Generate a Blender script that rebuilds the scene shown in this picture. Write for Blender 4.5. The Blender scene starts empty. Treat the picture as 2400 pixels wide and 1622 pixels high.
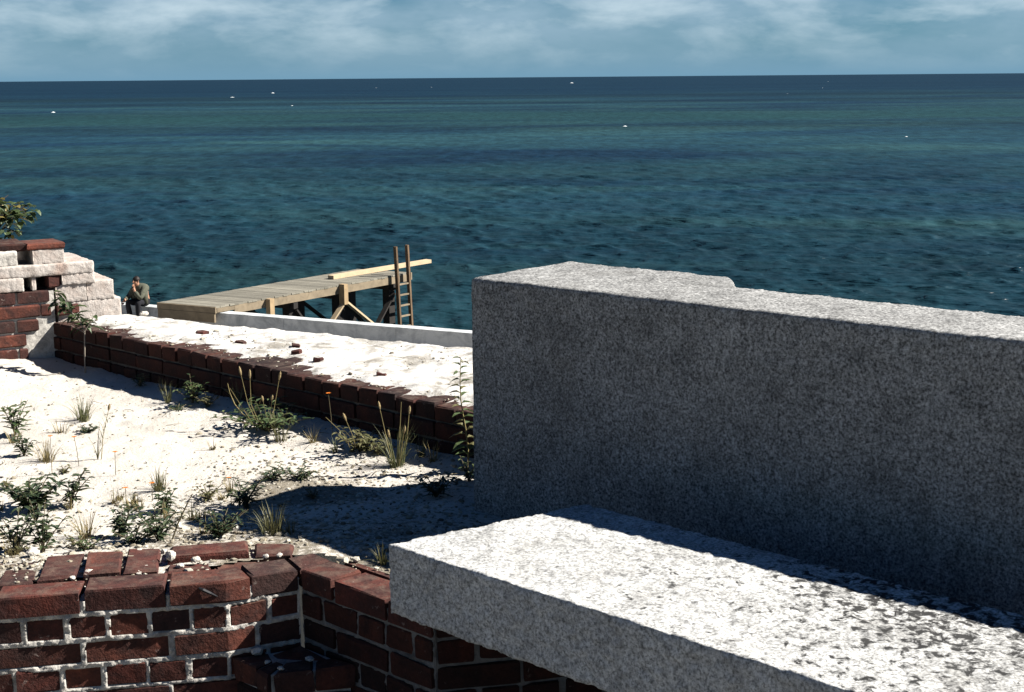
import bpy, math, random
import numpy as np
from mathutils import Matrix, Vector

R = math.radians
rng = random.Random(7)
nrng = np.random.default_rng(11)
SC = bpy.context.scene
COL = SC.collection

# ------------------------------------------------------------------ camera
CAM_H = 1.30
cam = bpy.data.cameras.new('camera')
cam.lens = 50.0
cam.sensor_width = 36.0
cam.clip_start = 0.05
cam.clip_end = 40000.0
cam_ob = bpy.data.objects.new('camera', cam)
cam_ob.matrix_world = (Matrix.Translation((0, 0, CAM_H)) @ Matrix.Rotation(R(90 - 10.72), 4, 'X')
                       @ Matrix.Rotation(R(-0.4775), 4, 'Z'))
COL.objects.link(cam_ob)
SC.camera = cam_ob

# ------------------------------------------------------------------ sun, sky, exposure
SUN_AZ, SUN_EL = 85.0, 39.3            # azimuth from +Y towards +X
SC.view_settings.view_transform = 'Standard'
SC.view_settings.look = 'None'
SC.view_settings.exposure = 1.85
SC.view_settings.gamma = 1.0
SC.view_settings.use_curve_mapping = False
SC.render.engine = 'CYCLES'
SC.cycles.use_denoising = True
SC.cycles.max_bounces = 6

sun = bpy.data.lights.new('sun', 'SUN')
sun.energy = 5.0
sun.angle = R(0.53)
sun.color = (1.0, 0.955, 0.88)
sun_ob = bpy.data.objects.new('sun', sun)
el, az = R(SUN_EL), R(SUN_AZ)
to_sun = Vector((math.sin(az) * math.cos(el), math.cos(az) * math.cos(el), math.sin(el)))
sun_ob.rotation_euler = to_sun.to_track_quat('Z', 'Y').to_euler()
sun_ob.location = to_sun * 60
COL.objects.link(sun_ob)

world = bpy.data.worlds.new('World')
SC.world = world
world.use_nodes = True


def node(nt, kind, **kw):
    n = nt.nodes.new(kind)
    for k, v in kw.items():
        if k.startswith('i_'):
            key = k[2:]
            key = int(key) if key.isdigit() else key.replace('_', ' ')
            n.inputs[key].default_value = v
        else:
            setattr(n, k, v)
    return n


def ramp(nt, stops, interp='LINEAR'):
    n = nt.nodes.new('ShaderNodeValToRGB')
    n.color_ramp.interpolation = interp
    e = n.color_ramp.elements
    while len(e) < len(stops):
        e.new(0.5)
    for i, (p, c) in enumerate(stops):
        e[i].position = p
        if isinstance(c, (int, float)):
            c = (c, c, c)
        e[i].color = (c[0], c[1], c[2], 1)
    return n


def math_n(nt, op, a, b=None, clamp=False):
    n = nt.nodes.new('ShaderNodeMath')
    n.operation = op
    n.use_clamp = clamp
    for i, v in enumerate((a, b)):
        if v is None:
            continue
        if isinstance(v, (int, float)):
            n.inputs[i].default_value = v
        else:
            nt.links.new(v, n.inputs[i])
    return n.outputs[0]


def mix_col(nt, fac, a, b, blend='MIX'):
    n = nt.nodes.new('ShaderNodeMix')
    n.data_type = 'RGBA'
    n.blend_type = blend
    n.clamp_factor = True
    for key, v in ((0, fac), (6, a), (7, b)):
        s = n.inputs[key]
        if isinstance(v, (int, float)):
            s.default_value = v
        elif isinstance(v, tuple):
            s.default_value = (v[0], v[1], v[2], 1)
        else:
            nt.links.new(v, s)
    return n.outputs[2]


def build_world():
    nt = world.node_tree
    L = nt.links
    bg = nt.nodes['Background']
    bg.inputs[1].default_value = 0.05
    sky = nt.nodes.new('ShaderNodeTexSky')
    sky.sky_type = 'NISHITA'
    sky.sun_disc = False
    sky.sun_elevation = R(SUN_EL)
    sky.sun_rotation = R(SUN_AZ)
    sky.altitude = 0
    sky.air_density = 1.0
    sky.dust_density = 0.15
    sky.ozone_density = 3.0
    base = mix_col(nt, 1.0, sky.outputs[0], (0.13, 0.25, 0.37), 'MULTIPLY')
    tc = nt.nodes.new('ShaderNodeTexCoord')
    sep = nt.nodes.new('ShaderNodeSeparateXYZ')
    L.new(tc.outputs['Generated'], sep.inputs[0])
    up = math_n(nt, 'MAXIMUM', sep.outputs[2], 0.0)
    # moist air low over the sea: a blue-grey veil that thins upwards
    low = math_n(nt, 'POWER', math_n(nt, 'SUBTRACT', 1.0, up, True), 26.0)
    base = mix_col(nt, math_n(nt, 'MULTIPLY', low, 0.85), base, (1.02, 2.02, 2.92))
    den = math_n(nt, 'ADD', up, 0.35)
    comb = nt.nodes.new('ShaderNodeCombineXYZ')
    L.new(math_n(nt, 'DIVIDE', sep.outputs[0], den), comb.inputs[0])
    L.new(math_n(nt, 'DIVIDE', sep.outputs[1], den), comb.inputs[1])
    n1 = node(nt, 'ShaderNodeTexNoise', i_Scale=4.6, i_Detail=6.0, i_Roughness=0.56, i_Distortion=0.2)
    n2 = node(nt, 'ShaderNodeTexNoise', i_Scale=2.4, i_Detail=5.0, i_Roughness=0.6)
    L.new(comb.outputs[0], n1.inputs[0])
    L.new(comb.outputs[0], n2.inputs[0])
    veil = ramp(nt, [(0.34, 0.0), (0.60, 0.85)])
    L.new(n2.outputs[0], veil.inputs[0])
    puff = ramp(nt, [(0.46, 0.0), (0.70, 1.0)])
    L.new(n1.outputs[0], puff.inputs[0])
    high = nt.nodes.new('ShaderNodeMapRange'); high.interpolation_type = 'SMOOTHSTEP'
    for i, val in ((1, 0.06), (2, 0.34), (3, 1.0), (4, 0.0)):   # fair-weather banks low over the sea, clear overhead
        high.inputs[i].default_value = val
    L.new(up, high.inputs[0])
    thin = math_n(nt, 'MULTIPLY', math_n(nt, 'MULTIPLY', up, 24.0, True), high.outputs[0])      # clouds melt into the veil at the horizon
    col = mix_col(nt, math_n(nt, 'MULTIPLY', veil.outputs[0], thin), base, (1.92, 2.78, 3.46))
    col = mix_col(nt, math_n(nt, 'MULTIPLY', math_n(nt, 'MULTIPLY', puff.outputs[0], thin), 0.7), col, (3.6, 4.4, 4.85))
    L.new(col, bg.inputs[0])


build_world()


# ------------------------------------------------------------------ object helpers
def link(ob, parent=None):
    COL.objects.link(ob)
    if parent is not None:
        ob.parent = parent
    return ob


def props(o, label=None, cat=None, group=None, kind=None):
    if label: o['label'] = label
    if cat: o['category'] = cat
    if group: o['group'] = group
    if kind: o['kind'] = kind
    return o


def thing(name, label, cat, loc=(0, 0, 0), group=None):
    o = bpy.data.objects.new(name, None)
    o.empty_display_size = 0.1
    o.location = loc
    return props(link(o), label, cat, group)


class MB:
    """Collects shapes and links them as ONE mesh object."""
    def __init__(self):
        self.v, self.f, self.mi = [], [], []

    def add(self, verts, faces, mi=0):
        o = len(self.v)
        self.v += [tuple(p) for p in verts]
        self.f += [tuple(i + o for i in f) for f in faces]
        self.mi += [mi] * len(faces)

    def box(self, c, a, b, h, mi=0):
        """centre, half axes a, b, h (vectors)"""
        c, a, b, h = Vector(c), Vector(a), Vector(b), Vector(h)
        vs = [c + sa * a + sb * b + sh * h for sh in (-1, 1) for sa, sb in ((-1, -1), (1, -1), (1, 1), (-1, 1))]
        self.add(vs, [(3, 2, 1, 0), (4, 5, 6, 7), (0, 1, 5, 4), (1, 2, 6, 5), (2, 3, 7, 6), (3, 0, 4, 7)], mi)

    def beam(self, p, q, w, t, up=(0, 0, 1), mi=0):
        p, q = Vector(p), Vector(q)
        d = q - p
        s = d.cross(Vector(up))
        if s.length < 1e-6:
            s = d.cross(Vector((1, 0, 0)))
        s.normalize()
        u = s.cross(d).normalized()
        self.box((p + q) / 2, d / 2, s * w / 2, u * t / 2, mi)

    def tube(self, pts, radii, n=5, mi=0, cap=True):
        pts = [Vector(p) for p in pts]
        rings = []
        for i, p in enumerate(pts):
            d = (pts[min(i + 1, len(pts) - 1)] - pts[max(i - 1, 0)]).normalized()
            s = d.cross(Vector((0.3, 0.9, 0.2)))
            if s.length < 1e-4:
                s = d.cross(Vector((1, 0, 0)))
            s.normalize()
            u = d.cross(s)
            r = radii[i] if isinstance(radii, (list, tuple)) else radii
            rings.append([p + r * (math.cos(2 * math.pi * k / n) * s + math.sin(2 * math.pi * k / n) * u) for k in range(n)])
        vs = [v for r in rings for v in r]
        fs = []
        for i in range(len(pts) - 1):
            for k in range(n):
                a, b = i * n + k, i * n + (k + 1) % n
                fs.append((a, b, b + n, a + n))
        if cap:
            fs.append(tuple(range(n - 1, -1, -1)))
            fs.append(tuple(range((len(pts) - 1) * n, len(pts) * n)))
        self.add(vs, fs, mi)

    def mesh(self, name, mats, smooth=False):
        me = bpy.data.meshes.new(name)
        me.from_pydata(self.v, [], self.f)
        for m in (mats if isinstance(mats, (list, tuple)) else [mats]):
            me.materials.append(m)
        if len(set(self.mi)) > 1:
            me.polygons.foreach_set('material_index', self.mi)
        if smooth:
            me.polygons.foreach_set('use_smooth', [True] * len(me.polygons))
        me.update()
        return me

    def build(self, name, mats, parent=None, smooth=False, kind=None):
        o = bpy.data.objects.new(name, self.mesh(name, mats, smooth))
        if kind: o['kind'] = kind
        return link(o, parent)


def np_mesh(name, verts, faces, mat, smooth=True):
    """verts (n,3), faces (m,k) arrays -> mesh"""
    me = bpy.data.meshes.new(name)
    m, k = faces.shape
    me.vertices.add(len(verts))
    me.vertices.foreach_set('co', np.asarray(verts, np.float32).ravel())
    me.loops.add(m * k)
    me.loops.foreach_set('vertex_index', faces.astype(np.int32).ravel())
    me.polygons.add(m)
    me.polygons.foreach_set('loop_start', np.arange(0, m * k, k, dtype=np.int32))
    me.polygons.foreach_set('loop_total', np.full(m, k, np.int32))
    me.polygons.foreach_set('use_smooth', np.full(m, smooth))
    me.materials.append(mat)
    me.update(calc_edges=True)
    me.validate()
    return me


def grid_faces(ny, nx, keep=None):
    i = np.arange(ny * nx).reshape(ny, nx)
    f = np.stack([i[:-1, :-1], i[:-1, 1:], i[1:, 1:], i[1:, :-1]], -1).reshape(-1, 4)
    if keep is not None:
        f = f[keep.reshape(-1)]
    return f


# value noise in numpy --------------------------------------------------
_tab = nrng.random((256, 256))


def vnoise(x, y):
    x = np.asarray(x, float); y = np.asarray(y, float)
    xi, yi = np.floor(x).astype(int), np.floor(y).astype(int)
    fx, fy = x - xi, y - yi
    fx = fx * fx * (3 - 2 * fx); fy = fy * fy * (3 - 2 * fy)
    g = lambda a, b: _tab[a % 256, b % 256]
    return ((g(xi, yi) * (1 - fx) + g(xi + 1, yi) * fx) * (1 - fy)
            + (g(xi, yi + 1) * (1 - fx) + g(xi + 1, yi + 1) * fx) * fy)


def fbm(x, y, octv=4, gain=0.5):
    s, a, n = 0, 1.0, 0
    for o in range(octv):
        s = s + a * vnoise(np.asarray(x) * 2 ** o + 17.3 * o, np.asarray(y) * 2 ** o + 5.1 * o)
        n += a; a *= gain
    return s / n * 2 - 1


# ------------------------------------------------------------------ materials
def new_mat(name):
    m = bpy.data.materials.new(name)
    m.use_nodes = True
    nt = m.node_tree
    b = nt.nodes['Principled BSDF']
    b.inputs['Roughness'].default_value = 0.9
    b.inputs['Specular IOR Level'].default_value = 0.2
    return m, nt, b


ALBEDO = 0.64      # all surface colours below are scaled by this


def set_base(nt, b, c, k=None):
    k = ALBEDO if k is None else k
    nt.links.new(mix_col(nt, 1.0, c, (k, k, k), 'MULTIPLY'), b.inputs['Base Color'])


def coords(nt, scale=(1, 1, 1), which='Object'):
    tc = nt.nodes.new('ShaderNodeTexCoord')
    mp = nt.nodes.new('ShaderNodeMapping')
    mp.inputs['Scale'].default_value = scale
    nt.links.new(tc.outputs[which], mp.inputs[0])
    return mp.outputs[0]


def noise(nt, vec, scale, detail=4.0, rough=0.6, dist=0.0):
    n = node(nt, 'ShaderNodeTexNoise', i_Scale=scale, i_Detail=detail, i_Roughness=rough, i_Distortion=dist)
    nt.links.new(vec, n.inputs[0])
    return n.outputs[0]


def bump(nt, b, height, strength, dist):
    n = node(nt, 'ShaderNodeBump', i_Strength=strength, i_Distance=dist)
    nt.links.new(height, n.inputs['Height'])
    nt.links.new(n.outputs[0], b.inputs['Normal'])
    return n


def mat_granite(name, lo, mid, hi, stain=False, tint=(1, 1, 1)):
    m, nt, b = new_mat(name)
    v = coords(nt)
    n1 = noise(nt, v, 150, 3, 0.7)
    r = ramp(nt, [(0.34, tuple(lo * t for t in tint)), (0.5, tuple(mid * t for t in tint)), (0.66, tuple(hi * t for t in tint))])
    nt.links.new(n1, r.inputs[0])
    n2 = noise(nt, v, 6, 6, 0.68, 0.6)
    r2 = ramp(nt, [(0.3, 0.60), (0.5, 0.97), (0.72, 1.14)])
    nt.links.new(n2, r2.inputs[0])
    c = mix_col(nt, 1.0, r.outputs[0], r2.outputs[0], 'MULTIPLY')
    n5 = noise(nt, v, 62, 3, 0.6, 0.3)              # larger crystals
    r5 = ramp(nt, [(0.30, 0.62), (0.48, 1.0), (0.66, 1.22)])
    nt.links.new(n5, r5.inputs[0])
    c = mix_col(nt, 1.0, c, r5.outputs[0], 'MULTIPLY')
    n6 = noise(nt, coords(nt, (5, 5, 0.9)), 1.0, 6, 0.65, 0.5)   # rust-grey weather streaks
    r6 = ramp(nt, [(0.55, 0.0), (0.75, 0.45)])
    nt.links.new(n6, r6.inputs[0])
    c = mix_col(nt, r6.outputs[0], c, tuple(mid * t for t in (0.42, 0.40, 0.36)))
    if stain:   # black lichen growing in patches of its own
        g = nt.nodes.new('ShaderNodeSeparateXYZ')
        nt.links.new(v, g.inputs[0])
        n3 = noise(nt, coords(nt, (1, 1, 1)), 44, 5, 0.62, 0.4)
        n4 = noise(nt, coords(nt, (1, 1, 1)), 2.6, 2, 0.5)
        along = math_n(nt, 'SUBTRACT', math_n(nt, 'MULTIPLY', g.outputs[0], 0.731), math_n(nt, 'MULTIPLY', g.outputs[1], 0.682))
        # along = distance along the slab from its broken end (local origin)
        k = nt.nodes.new('ShaderNodeMapRange')
        for i, val in ((1, 0.45), (2, 1.1), (3, -0.13), (4, 0.03)):
            k.inputs[i].default_value = val
        nt.links.new(along, k.inputs[0])
        acr = math_n(nt, 'ADD', math_n(nt, 'MULTIPLY', g.outputs[0], 0.682), math_n(nt, 'MULTIPLY', g.outputs[1], 0.731))
        n3 = math_n(nt, 'ADD', n3, math_n(nt, 'MULTIPLY', math_n(nt, 'SUBTRACT', acr, 0.22), 0.20))
        t = math_n(nt, 'ADD', math_n(nt, 'ADD', n3, k.outputs[0]), math_n(nt, 'MULTIPLY', math_n(nt, 'SUBTRACT', n4, 0.5), 0.35))
        s = ramp(nt, [(0.55, 0.0), (0.66, 1.0)])
        nt.links.new(t, s.inputs[0])
        ge = nt.nodes.new('ShaderNodeNewGeometry')      # it grows on the weathered top only
        gz = nt.nodes.new('ShaderNodeSeparateXYZ')
        nt.links.new(ge.outputs['Normal'], gz.inputs[0])
        c = mix_col(nt, math_n(nt, 'MULTIPLY', s.outputs[0], math_n(nt, 'MULTIPLY', gz.outputs[2], 1.3, True)), c, (0.030, 0.030, 0.030))
    set_base(nt, b, c)
    bump(nt, b, noise(nt, v, 120, 3, 0.65), 0.32, 0.004)
    return m


def mat_brick(name='brick_clay', tone=1.12):
    m, nt, b = new_mat(name)
    v = coords(nt)
    oi = nt.nodes.new('ShaderNodeObjectInfo')
    base = ramp(nt, [(0.0, (0.115, 0.029, 0.019)), (0.22, (0.070, 0.023, 0.018)), (0.42, (0.145, 0.044, 0.027)), (0.6, (0.085, 0.026, 0.019)),
                     (0.8, (0.045, 0.021, 0.018)), (1.0, (0.13, 0.036, 0.021))])
    nt.links.new(oi.outputs['Random'], base.inputs[0])
    vo = nt.nodes.new('ShaderNodeVectorMath'); vo.operation = 'ADD'
    sc = nt.nodes.new('ShaderNodeVectorMath'); sc.operation = 'SCALE'
    cx = nt.nodes.new('ShaderNodeCombineXYZ')
    for i in range(3): nt.links.new(oi.outputs['Random'], cx.inputs[i])
    nt.links.new(cx.outputs[0], sc.inputs[0]); sc.inputs['Scale'].default_value = 37.0
    nt.links.new(v, vo.inputs[0]); nt.links.new(sc.outputs[0], vo.inputs[1])
    n1 = noise(nt, vo.outputs[0], 14, 5, 0.62, 0.6)
    r1 = ramp(nt, [(0.38, 1.0), (0.66, 0.0)])
    nt.links.new(n1, r1.inputs[0])
    c = mix_col(nt, math_n(nt, 'MULTIPLY', r1.outputs[0], 0.72), base.outputs[0], (0.018, 0.012, 0.012))
    n2 = noise(nt, vo.outputs[0], 90, 3, 0.7)
    r2 = ramp(nt, [(0.3, 0.7), (0.7, 1.25)])
    nt.links.new(n2, r2.inputs[0])
    c = mix_col(nt, 1.0, c, r2.outputs[0], 'MULTIPLY')
    n3 = noise(nt, vo.outputs[0], 38, 5, 0.75, 0.5)     # lime bloom
    r3 = ramp(nt, [(0.63, 0.0), (0.74, 0.75)])
    nt.links.new(n3, r3.inputs[0])
    c = mix_col(nt, r3.outputs[0], c, (0.40, 0.33, 0.29))
    ge = nt.nodes.new('ShaderNodeNewGeometry')       # lime dust and soil lying on upward faces
    gz = nt.nodes.new('ShaderNodeSeparateXYZ')
    nt.links.new(ge.outputs['Normal'], gz.inputs[0])
    dn = ramp(nt, [(0.46, 0.0), (0.66, 0.6)])
    nt.links.new(noise(nt, vo.outputs[0], 20, 5, 0.7, 0.4), dn.inputs[0])
    upz = math_n(nt, 'MULTIPLY', math_n(nt, 'SUBTRACT', gz.outputs[2], 0.75), 5.0, True)
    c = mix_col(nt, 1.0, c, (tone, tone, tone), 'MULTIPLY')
    c = mix_col(nt, math_n(nt, 'MULTIPLY', upz, dn.outputs[0]), c, (0.14, 0.098, 0.074))
    set_base(nt, b, c)
    mx = math_n(nt, 'ADD', math_n(nt, 'MULTIPLY', noise(nt, vo.outputs[0], 22, 4, 0.6), 1.0), math_n(nt, 'MULTIPLY', noise(nt, vo.outputs[0], 130, 3, 0.7), 0.45))
    bump(nt, b, mx, 0.6, 0.008)
    return m


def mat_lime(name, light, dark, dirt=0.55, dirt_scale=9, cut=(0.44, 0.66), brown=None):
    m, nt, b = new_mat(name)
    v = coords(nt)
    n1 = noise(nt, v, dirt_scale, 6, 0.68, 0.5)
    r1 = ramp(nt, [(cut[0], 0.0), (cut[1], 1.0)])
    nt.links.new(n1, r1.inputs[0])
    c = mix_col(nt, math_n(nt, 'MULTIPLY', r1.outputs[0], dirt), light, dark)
    if brown:
        n3 = noise(nt, v, 4.5, 5, 0.6, 0.8)
        r3 = ramp(nt, [(0.47, 0.0), (0.66, 0.75)])
        nt.links.new(n3, r3.inputs[0])
        c = mix_col(nt, r3.outputs[0], c, brown)
    n2 = noise(nt, v, 110, 3, 0.7)
    r2 = ramp(nt, [(0.3, 0.82), (0.65, 1.06)])
    nt.links.new(n2, r2.inputs[0])
    c = mix_col(nt, 1.0, c, r2.outputs[0], 'MULTIPLY')
    set_base(nt, b, c)
    mx = math_n(nt, 'ADD', noise(nt, v, 45, 5, 0.65), math_n(nt, 'MULTIPLY', noise(nt, v, 170, 2, 0.6), 0.4))
    bump(nt, b, mx, 0.55, 0.008)
    return m


def mat_wood(name, col, dark, axis_scale=(3, 3, 3), grain=18, rough=0.85):
    m, nt, b = new_mat(name)
    b.inputs['Roughness'].default_value = rough
    v = coords(nt, axis_scale)
    oi = nt.nodes.new('ShaderNodeObjectInfo')
    n1 = noise(nt, v, grain, 4, 0.6, 0.4)
    r1 = ramp(nt, [(0.35, 0.0), (0.7, 1.0)])
    nt.links.new(n1, r1.inputs[0])
    c = mix_col(nt, math_n(nt, 'MULTIPLY', r1.outputs[0], 0.6), col, dark)
    r2 = ramp(nt, [(0.0, 0.72), (1.0, 1.2)])
    nt.links.new(oi.outputs['Random'], r2.inputs[0])
    c = mix_col(nt, 1.0, c, r2.outputs[0], 'MULTIPLY')
    set_base(nt, b, c)
    bump(nt, b, n1, 0.3, 0.01)
    return m


def mat_leaf(name, cols, trans=0.25):
    m, nt, b = new_mat(name)
    g = nt.nodes.new('ShaderNodeNewGeometry')
    n = len(cols)
    r = ramp(nt, [(i / (n - 1), c) for i, c in enumerate(cols)])
    nt.links.new(g.outputs['Random Per Island'], r.inputs[0])
    lc = mix_col(nt, 1.0, r.outputs[0], (0.8, 0.8, 0.8), 'MULTIPLY')
    nt.links.new(lc, b.inputs['Base Color'])
    b.inputs['Roughness'].default_value = 0.55
    b.inputs['Specular IOR Level'].default_value = 0.35
    tr = nt.nodes.new('ShaderNodeBsdfTranslucent')
    nt.links.new(lc, tr.inputs[0])
    mx = nt.nodes.new('ShaderNodeMixShader')
    mx.inputs[0].default_value = trans
    nt.links.new(b.outputs[0], mx.inputs[1])
    nt.links.new(tr.outputs[0], mx.inputs[2])
    nt.links.new(mx.outputs[0], nt.nodes['Material Output'].inputs[0])
    return m


def mat_plain(name, col, rough=0.8, var=0.25, scale=30):
    m, nt, b = new_mat(name)
    b.inputs['Roughness'].default_value = rough
    n1 = noise(nt, coords(nt), scale, 3, 0.6)
    r = ramp(nt, [(0.3, 1 - var), (0.7, 1 + var)])
    nt.links.new(n1, r.inputs[0])
    set_base(nt, b, mix_col(nt, 1.0, col, r.outputs[0], 'MULTIPLY'))
    return m


def mat_sand():
    m, nt, b = new_mat('coral_sand')
    v = coords(nt)
    n1 = noise(nt, v, 3.2, 5, 0.6)
    r1 = ramp(nt, [(0.3, (0.50, 0.462, 0.41)), (0.7, (0.58, 0.545, 0.49))])
    nt.links.new(n1, r1.inputs[0])
    n2 = noise(nt, v, 75, 4, 0.75)           # dark crumbs of soil
    r2 = ramp(nt, [(0.615, 0.0), (0.70, 0.75)])
    nt.links.new(n2, r2.inputs[0])
    c = mix_col(nt, r2.outputs[0], r1.outputs[0], (0.17, 0.15, 0.12))
    n3 = noise(nt, v, 9, 6, 0.7, 0.6)
    r3 = ramp(nt, [(0.56, 0.0), (0.72, 0.45)])
    nt.links.new(n3, r3.inputs[0])
    c = mix_col(nt, r3.outputs[0], c, (0.36, 0.325, 0.27))
    at = node(nt, 'ShaderNodeAttribute', attribute_name='soil')
    n4 = noise(nt, v, 48, 5, 0.75)
    th = math_n(nt, 'ADD', n4, math_n(nt, 'MULTIPLY', math_n(nt, 'SUBTRACT', at.outputs['Fac'], 0.5), 0.36))
    r4 = ramp(nt, [(0.50, 0.0), (0.62, 0.85)])
    nt.links.new(th, r4.inputs[0])
    c = mix_col(nt, math_n(nt, 'MULTIPLY', r4.outputs[0], math_n(nt, 'MULTIPLY', at.outputs['Fac'], 2.2, True)), c, (0.16, 0.135, 0.095))
    set_base(nt, b, c)
    mx = math_n(nt, 'ADD', noise(nt, v, 60, 5, 0.65), math_n(nt, 'MULTIPLY', noise(nt, v, 210, 2, 0.6), 0.35))
    bump(nt, b, mx, 0.7, 0.008)
    return m


def mat_sea():
    m, nt, b = new_mat('sea_water')
    L = nt.links
    v = coords(nt, (1.0, 1.0, 1.0))
    # sea grass and sand beds seen through the water: long bands across the view
    p1 = noise(nt, coords(nt, (0.018, 0.040, 0.02)), 1.0, 5, 0.6, 0.6)
    r1 = ramp(nt, [(0.34, (0.0050, 0.0205, 0.041)), (0.50, (0.0092, 0.034, 0.050)), (0.66, (0.0170, 0.050, 0.058))])
    L.new(p1, r1.inputs[0])
    p2 = noise(nt, coords(nt, (0.0016, 0.010, 0.01)), 1.0, 3, 0.5)
    r2 = ramp(nt, [(0.36, 0.62), (0.66, 1.35)])
    L.new(p2, r2.inputs[0])
    c = mix_col(nt, 1.0, r1.outputs[0], r2.outputs[0], 'MULTIPLY')
    # the water deepens seawards
    g = nt.nodes.new('ShaderNodeSeparateXYZ')
    L.new(v, g.inputs[0])
    deep = nt.nodes.new('ShaderNodeMapRange')
    deep.interpolation_type = 'SMOOTHSTEP'
    for i, val in ((1, 300.0), (2, 760.0), (3, 0.0), (4, 0.85)):
        deep.inputs[i].default_value = val
    dw = math_n(nt, 'MULTIPLY', math_n(nt, 'SUBTRACT', noise(nt, coords(nt, (0.004, 0.006, 0.02)), 1.0, 5, 0.65), 0.5), 700.0)
    L.new(math_n(nt, 'ADD', g.outputs[1], dw), deep.inputs[0])
    c = mix_col(nt, deep.outputs[0], c, (0.0026, 0.0175, 0.038))
    # a shoal of pale sand
    sh = nt.nodes.new('ShaderNodeMapRange'); sh.interpolation_type = 'SMOOTHSTEP'
    for i, val in ((1, 0.0), (2, 55.0), (3, 0.8), (4, 0.0)):
        sh.inputs[i].default_value = val
    wob = math_n(nt, 'MULTIPLY', math_n(nt, 'SUBTRACT', noise(nt, coords(nt, (0.012, 0.02, 0.02)), 1.0, 4, 0.6), 0.5), 120.0)
    L.new(math_n(nt, 'ABSOLUTE', math_n(nt, 'SUBTRACT', math_n(nt, 'ADD', g.outputs[1], wob), 272.0)), sh.inputs[0])
    c = mix_col(nt, sh.outputs[0], c, (0.0115, 0.042, 0.047))
    p3 = noise(nt, coords(nt, (0.85, 0.26, 0.05)), 1.0, 9, 0.76, 0.2)  # light and shade of wave groups, put into the water colour
    r3 = ramp(nt, [(0.34, 0.62), (0.5, 1.0), (0.68, 1.5)])
    L.new(p3, r3.inputs[0])
    c = mix_col(nt, 1.0, c, r3.outputs[0], 'MULTIPLY')
    set_base(nt, b, c)
    b.inputs['Roughness'].default_value = 0.8
    b.inputs['Specular IOR Level'].default_value = 0.0
    w1 = noise(nt, coords(nt, (0.55, 1.3, 1)), 1.0, 5, 0.62)
    w2 = noise(nt, coords(nt, (0.05, 0.16, 1)), 1.0, 5, 0.65)
    h = math_n(nt, 'ADD', math_n(nt, 'MULTIPLY', w1, 0.35), math_n(nt, 'MULTIPLY', w2, 1.5))
    bn_ = bump(nt, b, h, 0.55, 0.9)
    # wave facets too small to build hide the grazing mirror: Fresnel held below a ceiling
    fr = node(nt, 'ShaderNodeFresnel', i_IOR=1.333)
    L.new(bn_.outputs[0], fr.inputs['Normal'])
    gl = node(nt, 'ShaderNodeBsdfGlossy', i_Roughness=0.30)
    L.new(bn_.outputs[0], gl.inputs['Normal'])
    mx = nt.nodes.new('ShaderNodeMixShader')
    L.new(math_n(nt, 'MINIMUM', math_n(nt, 'MULTIPLY', fr.outputs[0], 0.30), 0.055), mx.inputs[0])
    L.new(b.outputs[0], mx.inputs[1])
    L.new(gl.outputs[0], mx.inputs[2])
    L.new(mx.outputs[0], nt.nodes['Material Output'].inputs[0])
    return m


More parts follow.
